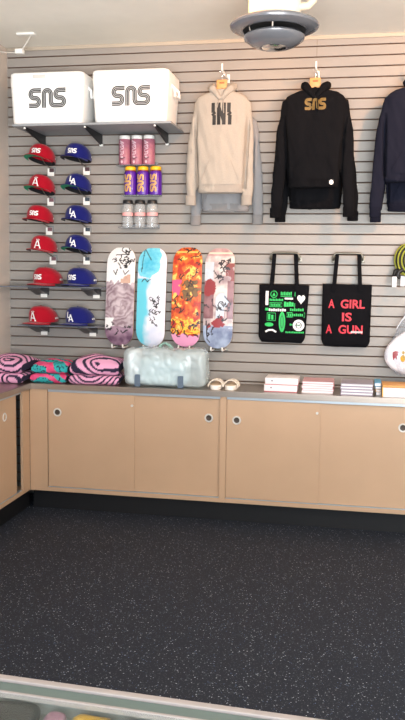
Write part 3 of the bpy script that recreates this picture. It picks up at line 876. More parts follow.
def hanger(xc, y, zsh, lb):
    t = thing('clothes_hanger', 'wooden clothes hanger in the neck of the ' + lb, 'hanger', (xc, y, zsh + .05), group='wooden hangers')
    b = NB(); rg = []
    for i in range(25):
        s = -1 + i / 12
        x = xc + s * .15; z = zsh + .092 - .135 * abs(s) ** 1.1
        hgt = .034 * (1 - .45 * abs(s))
        rg.append([(x, y + yy, z + zz) for yy, zz in ((-.007, -hgt), (.007, -hgt), (.009, -hgt * .5), (.007, 0), (-.007, 0), (-.009, -hgt * .5))])
    loft(b, rg); bar = put('shoulder_bar', b, M_wood, t)
    b = NB(); box(b, xc - .04, xc + .038, y - .0095, y + .008, zsh + .055, zsh + .118, .006); put('centre_plate', b, M_wood, t)
    b = NB(); box(b, xc - .018, xc + .018, y - .0115, y - .0095, zsh + .088, zsh + .100); put('stamp', b, mat('hanger_stamp', (150, 96, 54), .6), bar, False)
    b = NB(); pts = [(xc, y, zsh + .10), (xc, y, zsh + .135)] + [(xc + .019 * math.sin(a), y, zsh + .160 - .019 * math.cos(a) + .004) for a in [math.radians(q) for q in range(0, 250, 20)]]
    tube(b, pts, .0028, 8); put('hook', b, M_chrome, t)
    # the faceout arm on the wall that carries it
    h = thing('wall_hook', 'white wall arm above the ' + lb, 'hook', (xc + .01, 0, zsh + .18), group='white wall arms')
    b = NB(); box(b, xc - .008, xc + .016, -.012, -.002, zsh + .15, zsh + .215, .004); put('wall_plate', b, M_white, h)
    b = NB(); tube(b, [(xc + .004, -.01, zsh + .175), (xc + .004, y - .025, zsh + .175), (xc + .004, y - .033, zsh + .182), (xc + .004, y - .035, zsh + .222)], .0065, 10); put('arm', b, M_white, h)
hanger(-1.012, -.262, 3.125, 'beige hoodie')
hanger(-.34, -.262, 3.118, 'gold lettered black hoodie')
hanger(.375, -.262, 3.118, 'navy hoodie')

# ------------------------------------------------------------------ tote bags
M_canvas = mat('black_canvas', (15, 15, 19), .9, bump=.2, bscale=350, spec=.12)
def tote(label, xc, zb, zt, wt, wb, skew, gr):
    t = thing('tote_bag', label, 'tote bag', (xc, -.065, zb), group=gr)
    b = NB(); N = 20; rg = []
    for j in range(N + 1):
        f = j / N; z = zb + (zt - zb) * f
        w = wb + (wt - wb) * f; 
        d = .006 + .032 * math.sin(PI * min(1, f * .9 + .08)) ** .8
        if j == 0: w -= .025; d = .008
        if j == 1: w -= .008; d = .02
        ring = []
        for k in range(36):
            a = 2 * PI * k / 36; ca, sa = math.cos(a), math.sin(a)
            x = w * math.copysign(abs(ca) ** .55, ca)
            yy = d * math.copysign(abs(sa) ** .7, sa) + .005 * noise.noise(V((x * 9, f * 4, xc * 5)))
            ring.append((xc + x + skew * f, -.065 + yy, z + skew * .12 * x / w * (1 if f > .5 else -1) + .006 * noise.noise(V((x * 8, xc, f)))))
        rg.append(ring)
    loft(b, rg); bd = put('bag', b, M_canvas, t, ang=70)
    hw = .094; zt2 = 1.998
    for yy in (-.092, -.038):
        b = NB()
        for s in (-1, 1):
            rgs = []
            for q in range(9):
                f = q / 8; z = zt - .05 + (zt2 - zt + .05) * f
                x = xc + skew + s * (hw + .004 - .018 * f); y = (-.065 + (yy + .065) * 1.15) * (1 - f) + (-.058 + (yy + .065) * .12) * f
                rgs.append([(x - .0145, y - .0015, z), (x + .0145, y - .0015, z), (x + .0145, y + .0015, z), (x - .0145, y + .0015, z)])
            loft(b, rgs)
        box(b, xc + skew - hw - .012, xc + skew + hw + .012, -.0635, -.053, zt2 + .0005, zt2 + .004)
        put('handle', b, M_canvas, t, False)
    h = thing('hanging_bar', 'gunmetal wall bar through the handles of the ' + label.split(' with')[0] + (' with green print' if 'green' in label else ' with red words'), 'wall bar', (xc + skew, 0, zt2), group='gunmetal hanging bars')
    b = NB(); X = xc + skew
    tube(b, [(X - hw - .014, -.008, zt2 - .04), (X - hw - .014, -.072, zt2 - .04), (X - hw - .013, -.078, zt2 - .03), (X - hw - .010, -.078, zt2 - .006), (X - hw + .004, -.078, zt2 + .008), (X, -.078, zt2 + .0085), (X + hw - .004, -.078, zt2 + .008), (X + hw + .010, -.078, zt2 - .006), (X + hw + .013, -.078, zt2 - .03), (X + hw + .014, -.072, zt2 - .04), (X + hw + .014, -.008, zt2 - .04)], .0075, 10)
    put('bar', b, M_gun, h)
    for s in (-1, 1):
        b = NB(); box(b, X + s * (hw + .014) - .014, X + s * (hw + .014) + .014, -.009, -.002, zt2 - .06, zt2 - .012, .002); put('wall_plate', b, M_gun, h)
    return t, bd
t1, bd1 = tote('black tote bag with green and white stickers print', -.555, 1.328, 1.765, .190, .176, .012, 'tote bags')
t2, bd2 = tote('black tote bag with red capital words', -.074, 1.310, 1.778, .182, .180, .0, 'tote bags')
M_redp = mat('red_print', (206, 44, 62), .6); M_grn = mat('green_print', (40, 190, 92), .6)
bvw = bvh_of(bd2)
for s, x, z, wd in (('A', -.184, 1.632, .046), ('GIRL', -.028, 1.632, .178), ('IS', -.068, 1.535, .072), ('A', -.198, 1.442, .046), ('GUN', -.038, 1.442, .178)):
    a = text_bm(s, .088, lambda p, q: (p, -.5, q), .0022)
    xs = [v.co.x for v in a.verts]; zs_ = [v.co.z for v in a.verts]; k = wd / (max(xs) - min(xs)); mx = (max(xs) + min(xs)) / 2; mz = (max(zs_) + min(zs_)) / 2
    for v in a.verts: v.co = V((x + (v.co.x - mx) * k, -.5, z + (v.co.z - mz)))
    stick(a, bvw, off=.002); put('red_word', a, M_redp, bd2, False)
b = NB()
for i in range(14): quadpatch(b, -.03 + i * .0062, -.03 + i * .0062 + .0038, 1.415 + (i % 3) * .0015, 1.43 + .002 * (i % 2), lambda a, c: (a - .005, -.5, c), 1)
stick(b, bvh_of(bd2), off=.0034); put('small_white_lettering', b, M_white_ink, bd2, False)
# the many small prints of the first tote; x, z measured from its lower left corner in units of its width
bx, bz, bw = -.735, 1.33, .392
Fg = lambda a, c: (bx + .02 + a * bw, -.5, bz + c * bw)
G = NB(); Wp = NB()
def chips(b, x0, x1, z0, z1, n, gap=.3):
    for i in range(n):
        s = (x1 - x0) / n; quadpatch(b, x0 + i * s, x0 + (i + 1 - gap) * s, z0, z1 - (.15 * (z1 - z0) if i % 2 else 0), Fg, 1)
def rbox(b, x0, x1, z0, z1, w=.012): ribbon(b, [(x0, z0), (x1, z0), (x1, z1), (x0, z1)], w, Fg, True)
quadpatch(Wp, .09, .145, .72, .99, Fg, 3)                                           # white upright label
ribbon(G, ell(.25, .93, .062, .062), .014, Fg, True); patch(G, [(.22, .9), (.25, .97), (.28, .9)], Fg)
ribbon(G, [(.38, .89), (.60, .89)], .012, Fg); chips(G, .38, .60, .91, .98, 7)
ribbon(G, [(.655, .66), (.655, 1.02)], .012, Fg)
for s in (0,):                                                                  # heart
    pts = [(.775 + .075 * math.sin(a) ** 3, .845 + .0062 * (13 * math.cos(a) - 5 * math.cos(2 * a) - 2 * math.cos(3 * a) - math.cos(4 * a))) for a in [2 * PI * k / 36 for k in range(36)]]
    patch(Wp, pts, Fg)
quadpatch(Wp, .46, .62, .835, .868, Fg, 2)
chips(G, .17, .44, .80, .845, 9); rbox(G, .17, .41, .69, .765); chips(G, .19, .39, .705, .75, 6)
chips(G, .45, .64, .71, .79, 4, .15); ribbon(G, [(.45, .70), (.64, .71)], .014, Fg)
quadpatch(G, .09, .15, .615, .665, Fg, 2); chips(Wp, .16, .50, .605, .655, 8, .25); chips(G, .57, .84, .615, .665, 7)
rbox(G, .13, .29, .42, .57); chips(G, .15, .27, .44, .55, 2)
patch(G, ell(.42, .40, .062, .20, 24), Fg)
rbox(G, .51, .85, .50, .58, .016); chips(G, .53, .83, .515, .565, 8)
patch(G, ell(.17, .345, .085, .04, 20), Fg)
ribbon(Wp, ell(.74, .34, .085, .085, 24), .05, Fg, True); patch(Wp, ell(.74, .34, .045, .05, 16), Fg); chips(G, .57, .66, .335, .37, 3)
ribbon(Wp, [(.10, .20), (.16, .235), (.24, .24), (.31, .20)], .035, Fg)
chips(G, .49, .85, .185, .22, 11, .25)
bv = bvh_of(bd1)
stick(G, bv, off=.002); put('green_print', G, M_grn, bd1, False)
stick(Wp, bv, off=.0022); put('white_print', Wp, M_white_ink, bd1, False)
b = NB()
ribbon(b, [(.42, .24), (.42, .56)], .008, Fg); ribbon(b, ell(.42, .40, .032, .12, 18), .012, Fg, True); chips(b, .70, .78, .325, .36, 3); stick(b, bv, off=.0032); put('print_detail', b, mat('dark_green_print', (20, 110, 60), .6), bd1, False)

# ------------------------------------------------------------------ rope leashes and the cushion at the right edge
M_rb = mat('black_rope', (34, 34, 36), .8, bump=.3, bscale=500); M_ry = mat('yellow_rope', (150, 154, 56), .8, bump=.3, bscale=500)
def leash(xc, y, zc, lb, tagx):
    t = thing('rope_leash', lb, 'leash', (xc, y, zc - .14), group='coiled rope leashes')
    for q in range(5):
        b = NB(); r = .112 - .011 * q; ph = q * .4
        tube(b, [(xc + r * .78 * math.cos(a) + .004 * q, y - .006 * q + .012 * math.sin(a + ph), zc + r * math.sin(a)) for a in [2 * PI * k / 40 for k in range(40)]], .0065, 8, closed=True)
        put('rope_coil', b, M_rb if q % 2 else M_ry, t)
    b = NB(); tube(b, [(xc - .05, y - .03, zc - .07), (xc - .08, y - .035, zc - .085), (xc - .088, y - .035, zc - .115), (xc - .07, y - .035, zc - .135)], [.012, .017, .017, .009], 12); put('clip', b, M_black, t)
    b = NB(); box(b, tagx - .015, tagx + .015, y - .052, y - .049, zc - .195, zc - .12, .001); put('hang_tag', b, mat('hang_tag_white', (222, 224, 230), .5), t, False)
leash(.352, -.075, 1.965, 'coiled black and yellow rope leash with white tag, nearest the wall', .325)
leash(.372, -.155, 1.96, 'coiled black and yellow rope leash with white tag, in front', .263)
b = NB(); tube(b, [(.37, -.003, 2.04), (.37, -.20, 2.04), (.37, -.208, 2.047), (.37, -.21, 2.07)], .005, 8); box(b, .35, .39, -.012, -.002, 2.02, 2.06, .002)
tag(put('wall_peg', b, M_gun, None, origin=(.37, 0, 2.04)), 'metal wall peg carrying the coiled rope leashes', 'hook')

t = thing('cushion', 'white round cushion with red and yellow figures inside a clear bag', 'cushion', (.385, -.12, 1.10))
b = NB(); sph = bmesh.new(); bmesh.ops.create_uvsphere(sph, u_segments=40, v_segments=24, radius=1)
for v in sph.verts:
    c = v.co.copy(); v.co = V((.385 + .172 * c.x, -.12 + .075 * math.copysign(abs(c.y) ** .8, c.y), 1.262 + .138 * c.z + (.05 * max(0, c.z) ** 2 * (1 - min(1, abs(c.x)) ))))
merge(b, sph); cu = put('pillow', b, mat('cushion_white', (248, 244, 248), .9, bump=.1, bscale=300), t)
bv = bvh_of(cu); Fp = lambda a, c: (a, -.5, c)
b = NB(); patch(b, [(.272, 1.29), (.29, 1.30), (.315, 1.296), (.312, 1.272), (.30, 1.262), (.305, 1.235), (.29, 1.25), (.276, 1.23), (.272, 1.255)], Fp); stick(b, bv, off=.003); put('red_figure', b, mat('red_felt', (176, 40, 50), .8), cu, False)
b = NB(); patch(b, ell(.345, 1.248, .018, .026, 16), Fp); patch(b, ell(.345, 1.29, .012, .012, 12), Fp); patch(b, ell(.40, 1.25, .018, .026, 16), Fp); stick(b, bv, off=.003); put('yellow_figure', b, mat('yellow_felt', (206, 160, 50), .8), cu, False)
# the bag: a gathered neck that opens round the cushion
b = NB(); rg = []
for j in range(22):
    f = j / 21; z = 1.115 + .50 * f
    w = .182 * math.sin(PI * min(.5, f * 1.1 + .12)) if f < .36 else .182 - (.182 - .03) * ((f - .36) / .64) ** .75
    d = .085 * (w / .182) ** .7
    rg.append([(.385 + (w + .006 * math.sin(9 * a + f * 4)) * math.cos(a) + .015 * f, -.12 + (d + .006 * math.sin(11 * a)) * math.sin(a), z) for a in [2 * PI * k / 56 for k in range(56)]])
loft(b, rg); put('clear_bag', b, clear('clear_poly', (226, 232, 240), .12, .2, .03), t)
b = NB(); tube(b, [(.40, -.12, 1.585), (.36, -.13, 1.56), (.325, -.13, 1.515), (.30, -.13, 1.47), (.292, -.13, 1.455)], [.012, .014, .012, .009, .004], 10, sx=.4); put('bag_tie', b, mat('white_poly', (226, 230, 238), .4), t)
b = NB(); tube(b, [(.40, -.003, 1.60), (.40, -.15, 1.60), (.40, -.158, 1.607), (.40, -.16, 1.63)], .005, 8); box(b, .38, .42, -.012, -.002, 1.575, 1.62, .002)
tag(put('wall_peg', b, M_gun, None, origin=(.40, 0, 1.6)), 'metal wall peg holding up the bagged cushion', 'hook')

# ------------------------------------------------------------------ folded towels on the worktop
NAVY, PK, TQ, HP = rgb(38, 32, 58), rgb(232, 166, 200), rgb(46, 168, 170), rgb(222, 62, 112)
def swirl(sx, sy, ph, fr=1):
    def f(x, y):
        n = fbm(x * 3 + ph, y * 3, ph, 2)
        d = math.hypot((x - sx), (y - sy) * 1.2) + .07 * n + .06 * math.sin(x * 9 + ph)
        return NAVY if math.sin(d * 90 * fr + ph + .8 * math.sin(math.atan2(y - sy, x - sx) * 2)) > .28 else PK
    return f
def leo(ph):
    def f(x, y):
        n = fbm(x * 16 + ph, y * 16, 2, 3); q = math.sin(x * 22 + y * 34 + 4 * fbm(x * 5, y * 5, ph))
        if q > .1: return mixc(HP, rgb(236, 92, 140), .5 + n)
        return NAVY if noise.noise(V((x * 60 + ph, y * 60, 1))) > .22 else TQ
    return f
def towel(lb, corner, ux, wx, dy, z, h, pat, sag=.01, seed=1, rise=0):
    """corner: front left corner on the table, ux: direction along the front, wx wide, dy deep"""
    u = V((ux[0], ux[1], 0)).normalized(); w = V((-u.y, u.x, 0)); c = V((corner[0], corner[1], 0))
    b = NB()
    nu, nv = 70, 56
    ctr = c + u * wx / 2 + w * dy / 2
    r = h / 2
    per = dy + PI * r
    def pos(a, s):
        # s: 0 front bottom .. round the front fold .. back over the top .. back bottom
        L1 = PI * r; tot = L1 + (dy - 2 * r) + L1 * .5; d = s * tot
        if d < L1: an = -PI / 2 - d / r; q = r + r * math.cos(an) ; zz = r + r * math.sin(an); q = r - r * math.sin(d / r); zz = r - r * math.cos(d / r)
        elif d < L1 + dy - 2 * r: q = r + (d - L1); zz = h
        else: an = (d - L1 - dy + 2 * r) / r; q = dy - r + r * math.sin(an); zz = h - r + r * math.cos(an)
        e = min(a, 1 - a) * wx
        k = min(1, (max(0, e) / .03)) ** .5
        zz = r + (zz - r) * (.55 + .45 * k)
        x = a * wx
        p = c + u * x + w * q
        zz += rise * math.sin(PI * max(0, min(1, (q - .01) / dy))) * (.4 + .6 * math.sin(PI * a)) * (1 if zz > r else 0)
        wv = noise.noise(V((x * 7 + seed, q * 7, seed))) * sag * (zz / h)
        wv2 = noise.noise(V((x * 9, zz * 30, seed * 2))) * .006
        return V((p.x, p.y, z + max(0.0006, zz + wv))) - w * wv2
    cf = lambda a, s: pat(c.x + a * wx * 1.0 + s * .03, s * (dy + h * 1.5) )
    grid(b, nu, nv, pos, 0, cf)
    # sides and underside
    for a in (0, 1):
        ring = [pos(a, s / 24) for s in range(25)]
        lay = b.verts.layers.float_color['Col']
        m0 = b.verts.new(sum(ring, V()) / 25); m0[lay] = NAVY
        rv = []
        for p in ring:
            vv = b.verts.new(p); vv[lay] = NAVY; rv.append(vv)
        for k in range(24): b.faces.new([rv[k], rv[k + 1], m0] if a else [rv[k + 1], rv[k], m0])
        b.faces.new([rv[24], rv[0], m0] if a else [rv[0], rv[24], m0])
    o = put('folded_towel', b, colmat('printed_terry', .95), None, ang=70, origin=(ctr.x, ctr.y, z))
    return tag(o, lb, 'towel', 'folded towels on the worktop')
Z = CT + .0005
towel('pink and navy swirl towel at bottom of the corner stack', (-2.782, -.52), (1, 0), .31, .44, Z, .076, swirl(-2.56, .05, 1.0, 1.15), 0, 3)
towel('pink and navy swirl towel folded on top of the corner stack', (-2.782, -.515), (1, 0), .305, .42, Z + .077, .08, swirl(-2.62, .16, 2.2, 1.2), .012, 5, .045)
towel('hot pink and turquoise towel lying under its twin', (-2.445, -.425), (1, .05), .285, .36, Z, .07, leo(1.0), 0, 7)
towel('hot pink and turquoise towel folded on top of its twin', (-2.44, -.41), (1, .05), .285, .33, Z + .071, .068, leo(4.0), .010, 8, .03)
towel('pink and navy swirl towel under another beside the clear plastic bag', (-2.13, -.43), (1, .10), .385, .34, Z, .07, swirl(-2.0, .20, 3.3, 1.35), 0, 11)
towel('pink and navy swirl towel on top beside the clear plastic bag', (-2.125, -.42), (1, .10), .375, .32, Z + .071, .085, swirl(-1.92, .12, .6, 1.35), .014, 12, .06)

# ------------------------------------------------------------------ clear bag with pale bedding, navy straps
t = thing('clear_plastic_bag', 'big clear plastic bag of pale folded linen with dark straps on the worktop', 'bag', (-1.40, -.21, CT))
def pillowbox(x0, x1, y0, y1, z0, z1, nz, seed, vox=.012, r=.05, fq=12):
    b = NB(); box(b, x0, x1, y0, y1, z0, z1, r, seg=4)
    return remeshed(b, vox, 8, lambda p, n: p + n * (nz * noise.noise(V((p.x * fq + seed, p.y * fq, p.z * fq))) + nz * .9 * abs(noise.noise(V((p.x * fq * 2.6, p.y * fq * 2.6 + seed, p.z * fq * 1.6))))) * (1 if p.z > z0 + .02 else .1))
put('linen_stack', pillowbox(-1.60, -1.22, -.385, -.20, CT + .006, CT + .215, .014, 3), mat('pale_aqua_linen', (214, 230, 234), .9, var=.08, vscale=12), t, ang=180)
put('rolled_linen', pillowbox(-1.695, -1.595, -.39, -.19, CT + .006, CT + .272, .012, 9), mat('white_linen', (236, 238, 240), .9), t, ang=180)
for x in (-1.595, -1.265):
    b = NB()
    rg = [[(x - .022, -.413, CT + .004), (x + .022, -.413, CT + .004), (x + .022, -.408, CT + .004), (x - .022, -.408, CT + .004)], [(x - .022, -.417, CT + .05), (x + .022, -.417, CT + .05), (x + .022, -.412, CT + .05), (x - .022, -.412, CT + .05)], [(x - .021, -.412, CT + .095), (x + .021, -.412, CT + .095), (x + .021, -.407, CT + .095), (x - .021, -.407, CT + .095)]]
    loft(b, rg); put('strap', b, mat('slate_webbing', (96, 112, 130), .8), t, False)
me = pillowbox(-1.71, -1.085, -.405, -.178, CT + .003, CT + .288, .017, 5, .010, .05, 9)
put('clear_sheet', me, clear('crinkled_poly', (232, 244, 246), .36, .2, .05), t, ang=60)
b = NB(); tube(b, [(-1.46, -.28, CT + .28), (-1.44, -.30, CT + .315), (-1.41, -.30, CT + .328), (-1.38, -.29, CT + .31), (-1.36, -.28, CT + .28)], [.02, .017, .014, .016, .02], 10, sx=.4); put('bag_knot', b, clear('green_poly', (176, 214, 200), .5, .25), t)

# ------------------------------------------------------------------ slides
M_sole = mat('cream_foam', (246, 238, 228), .7); M_strap = mat('beige_foam', (240, 228, 212), .7); M_foot = mat('footbed', (196, 174, 148), .8)
def slide(xc, yc, az, lb):
    t = thing('slide_sandal', lb, 'sandal', (xc, yc, CT + .0005), (0, 0, az), 'cream slide sandals', world=False)
    def out(sc, z):
        r = []
        for k in range(40):
            a = 2 * PI * k / 40; y = .132 * math.sin(a); w = .046 + .006 * (-math.sin(a)) - .004 * math.cos(2 * a)
            r.append((w * sc * math.copysign(abs(math.cos(a)) ** .8, math.cos(a)), y * (1 - (1 - sc) * .4), z))
        return r
    b = NB(); loft(b, [out(.95, 0), out(1, .004), out(1.02, .018), out(1.0, .030), out(.95, .033)]); s = put('sole', b, M_sole, t)
    b = NB(); loft(b, [out(.93, .0332), out(.90, .0345)]); put('footbed', b, M_foot, s)
    b = NB()
    def arch(y, a): return V((.052 * math.cos(a), y + .012 * math.sin(a), .012 + .052 * math.sin(a) ** .8 if math.sin(a) > 0 else .012))
    def band(y0, y1, a0, a1, n):
        rg = []
        for q in range(n + 1):
            a = a0 + (a1 - a0) * q / n; p, p2 = arch(y0, a), arch(y1, a); nn = V((math.cos(a), 0, math.sin(a))) * .006
            rg.append([p, p2, p2 + nn, p + nn])
        loft(b, rg)
    band(-.085, -.065, .06, PI - .06, 18); band(-.03, .005, .06, PI - .06, 18)
    for q in range(6):
        a = .25 + q * (PI - .5) / 5; band(-.066, -.028, a - .075, a + .075, 2)
    put('strap', b, M_strap, t)
slide(-1.012, -.275, .03, 'cream slide sandal of the pair, beside the clear plastic bag')
slide(-.895, -.27, -.03, 'cream slide sandal of the pair, nearest the white boxes')

# ------------------------------------------------------------------ boxes and books on the worktop
def book(name, lb, cat, x0, x1, y0, y1, z, h, cover, page, grp, rot=0, hard=.003, lbl=None):
    xc, yc = (x0 + x1) / 2, (y0 + y1) / 2
    t = thing(name, lb, cat, (xc, yc, z), (0, 0, rot), grp, world=False)
    a, d = (x1 - x0) / 2, (y1 - y0) / 2
    b = NB(); box(b, -a, a, -d, d, 0, hard); box(b, -a, a, -d, d, h - hard, h); box(b, -a, -a + hard, -d, d, hard, h - hard)
    put('cover', b, cover, t, False)
    b = NB(); box(b, -a + hard, a - .003, -d + .0025, d - .003, hard, h - hard); put('pages', b, page, t, False)
    return t
M_page = mat('paper_pages', (238, 232, 234), .8, stretch=(1, 1, 60), var=.06)
M_boxw = mat('white_card_box', (240, 234, 236), .5); M_boxr = mat('box_red_band', (206, 96, 104), .6)
for k, z, dx in ((0, CT + .0005, 0), (1, CT + .0515, .006)):
    t = thing('card_box', ('white card box with red base line, %s of the pair beside the sandals' % ('lower', 'upper')[k]), 'box', (-.525, -.27, z), group='white card boxes')
    b = NB(); box(b, -.645 + dx, -.405 + dx, -.375, -.17, z + .004, z + .05, .002); bd = put('box_body', b, M_boxw, t)
    b = NB(); box(b, -.6445 + dx, -.4055 + dx, -.3745, -.1705, z, z + .0038); put('box_base', b, M_boxr, t, False)
    b = NB(); quadpatch(b, -.60 + dx, -.588 + dx, z + .025, z + .036, lambda a, c: (a, -.3756, c), 2); put('box_mark', b, mat('small_grey_mark', (150, 140, 150), .6), bd, False)
ord5 = ('lowest', 'second from bottom', 'middle', 'second from top', 'topmost')
cov = [mat('cover_white', (226, 214, 220), .4), mat('cover_rose', (214, 130, 140), .4), mat('cover_pale', (220, 204, 210), .4), mat('cover_pink', (224, 150, 156), .4), mat('cover_blush', (216, 160, 166), .4)]
z = CT + .0005
for k in range(5):
    dx = (.0, .004, -.003, .002, .0)[k]
    book('magazine', '%s magazine in the red and pink stack beside the white boxes' % ord5[k], 'magazine', -.37 + dx, -.145 + dx, -.355, -.12, z, .0165, cov[k], M_page, 'magazines on the worktop', .01 * (k - 2) * .6, .002)
    z += .0168
ord4 = ('lowest', 'second from bottom', 'second from top', 'topmost')
cl = [mat('cover_lilac', (150, 140, 162), .5), mat('cover_grey', (164, 156, 170), .5)]
z = CT + .0005
for k in range(4):
    dx = (.0, .003, -.002, .001)[k]
    book('hardback_book', '%s white paged book in the stack with lilac covers' % ord4[k], 'book', -.092 + dx, .135 + dx, -.385, -.13, z, .0205, cl[k % 2], M_page, 'lilac books on the worktop', 0, .0045)
    z += .0208
# the orange topped box and the bright items behind it
t = thing('card_box', 'white box with orange lid at the right end of the worktop', 'box', (.32, -.30, CT))
b = NB(); box(b, .205, .445, -.41, -.20, CT + .0005, CT + .068, .002); put('box_body', b, M_boxw, t)
b = NB(); box(b, .2, .45, -.415, -.195, CT + .0685, CT + .085, .002); put('box_lid', b, mat('orange_lid', (224, 160, 88), .5), t)
b = NB(); box(b, .199, .206, -.416, -.36, CT + .001, CT + .068, .001); put('corner_strip', b, mat('yellow_strip', (232, 176, 74), .5), t)
for k, (c, nm, h) in enumerate((((206, 214, 220), 'white', .022), ((196, 150, 70), 'mustard', .022), ((84, 110, 128), 'slate', .02), ((96, 168, 206), 'sky blue', .026))):
    zz = CT + .0005 + (0, .0225, .045, .0655)[k]
    book('paperback', '%s paperback in the small stack beside the orange lidded box' % nm, 'book', .16 - .004 * k, .195 - .002 * (k % 2), -.33 - .006 * k, -.12, zz, h - .0005, mat('paper_' + nm, c, .5), M_page, 'mixed paperbacks')

# ------------------------------------------------------------------ ceiling vent and the cord in the corner
vx, vy = -.508, -1.5
t = thing('ceiling_vent', 'round metal ceiling air vent on a cream duct', 'vent', (vx, vy, 3.10))
M_vent = mat('vent_grey_metal', (134, 135, 141), .26, metal=.5); M_vdark = mat('vent_throat', (28, 30, 32), .7)
b = NB(); lathe(b, [(.148, 3.594), (.148, 3.24), (.160, 3.232)], (vx, vy, 0), 40); put('duct', b, mat('cream_duct', (226, 210, 190), .6), t)
b = NB(); lathe(b, [(.150, 3.268), (.200, 3.268), (.244, 3.250), (.252, 3.238), (.248, 3.228), (.236, 3.222), (.205, 3.208), (.178, 3.212)], (vx, vy, 0), 56); put('outer_ring', b, M_vent, t)
b = NB(); lathe(b, [(.180, 3.212), (.150, 3.235), (0, 3.235)], (vx, vy, 0), 40); put('throat', b, M_vdark, t)
b = NB(); lathe(b, [(.10, 3.206), (.160, 3.192), (.174, 3.178), (.169, 3.163), (.135, 3.138), (.100, 3.124), (.078, 3.120), (.072, 3.128)], (vx, vy, 0), 48); put('inner_cone', b, M_vent, t)
b = NB(); lathe(b, [(.074, 3.128), (.068, 3.118), (.04, 3.110), (0, 3.107)], (vx, vy, 0), 32); put('centre_cap', b, M_chrome, t)
for a in (.6, 2.2, 3.7, 4.75):
    b = NB(); cyl(b, (vx + .14 * math.cos(a), vy + .14 * math.sin(a), 3.178), (vx + .16 * math.cos(a), vy + .16 * math.sin(a), 3.235), .005, n=8); put('strut', b, M_chrome, t)
b = NB(); tube(b, [(vx + .14, vy - .02, 3.33), (vx + .19, vy - .02, 3.335), (vx + .215, vy - .02, 3.36), (vx + .22, vy - .02, 3.42), (vx + .22, vy - .02, 3.594)], .022, 14); put('side_pipe', b, mat('cream_duct2', (214, 196, 172), .6), t)

t = thing('white_cord', 'white cord with small plug box sagging between the corner and ceiling plate', 'cord', (-2.5, -.4, 3.45))
b = NB(); tube(b, [(-2.788, -.3, 3.50), (-2.70, -.36, 3.475), (-2.62, -.40, 3.455), (-2.54, -.42, 3.445), (-2.50, -.42, 3.452)], .005, 8); tube(b, [(-2.49, -.41, 3.465), (-2.47, -.40, 3.50), (-2.45, -.38, 3.545), (-2.44, -.36, 3.58)], .005, 8); put('cord', b, mat('grey_white_cord', (206, 200, 192), .5), t)
b = NB(); box(b, -2.535, -2.475, -.44, -.39, 3.435, 3.47, .006); put('plug_box', b, M_white, t)
b = NB(); box(b, -2.54, -2.40, -.40, -.34, 3.578, 3.5945, .004); put('ceiling_plate', b, M_white, t)
b = NB(); box(b, -2.79, -2.765, -.34, -.27, 3.47, 3.53, .005); put('wall_socket', b, mat('grey_socket', (120, 108, 100), .6), t)

# ------------------------------------------------------------------ glass showcase in front
ang = -.048
t = thing('glass_showcase', 'glass display case with pale metal rail across the foreground', 'display case', (-.7, -4.703, 0), (0, 0, ang), world=False)
M_rail = mat('shaded_pale_rail', (140, 130, 126), .6); M_green_edge = mat('shaded_green_glass_edge', (80, 92, 88), .5)  # rail and edge colours darkened to hold the shade over the case
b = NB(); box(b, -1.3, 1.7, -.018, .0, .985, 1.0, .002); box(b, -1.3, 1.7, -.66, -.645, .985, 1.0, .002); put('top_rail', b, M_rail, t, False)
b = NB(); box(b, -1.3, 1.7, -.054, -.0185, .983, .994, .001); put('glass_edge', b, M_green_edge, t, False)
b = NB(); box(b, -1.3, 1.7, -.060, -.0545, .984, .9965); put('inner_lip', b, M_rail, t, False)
b = NB(); box(b, -1.3, 1.7, -.644, -.0605, .988, .994); put('top_glass', b, clear('showcase_glass', (226, 232, 229), .02, .05, .03), t, False)
b = NB(); box(b, -1.3, 1.7, -.644, -.02, .925, .935); box(b, -1.3, 1.7, -.016, -.006, .1, .982); box(b, -1.3, 1.7, -.65, -.02, 0, .1); put('case_body', b, mat('case_grey', (168, 168, 160), .6), t, False)
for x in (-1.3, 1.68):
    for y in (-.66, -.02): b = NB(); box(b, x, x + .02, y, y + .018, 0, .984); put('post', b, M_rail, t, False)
def pouch(xc, yc, w, d, h, c, lb, az=0, rough=.4):
    b = NB(); box(b, xc - w / 2, xc + w / 2, yc - d / 2, yc + d / 2, .9405, .94 + h, min(w, d, h) * .42, seg=5)
    me = remeshed(b, .008, 6, lambda p, n: p + n * .004 * noise.noise(p * 18))
    me.transform(Matrix.Translation((xc, yc, 0)) @ Matrix.Rotation(az, 4, 'Z') @ Matrix.Translation((-xc, -yc, 0)))
    t = thing('pouch', lb, 'pouch', (xc, yc, .9355), group='pouches in the showcase')
    zmin = min(v.co.z for v in me.vertices); me.transform(Matrix.Translation((0, 0, .9355 - zmin)))
    top = max(v.co.z for v in me.vertices)
    put('pouch_body', me, mat('pouch_' + lb.split()[0], c, rough), t, ang=180)
    bv = None
    b = NB(); tube(b, [(xc - w * .34, yc - d * .44, .936 + h * .5), (xc, yc - d * .50, .936 + h * .5), (xc + w * .34, yc - d * .44, .936 + h * .5)], .004, 8); put('zip', b, M_gun, t)
pouch(-.70, -4.812, .20, .13, .040, (14, 16, 14), 'dark shiny pouch at the left end of the showcase', .0, .25)
pouch(-.562, -4.818, .046, .13, .034, (160, 112, 132), 'pink pouch between the dark and the yellow one in the showcase', .05)
pouch(-.488, -4.82, .085, .13, .036, (196, 146, 24), 'yellow pouch in the showcase, beside the pink one', .0)
pouch(-.395, -4.825, .085, .13, .034, (92, 74, 98), 'mauve pouch beyond the yellow one in the showcase', .0)

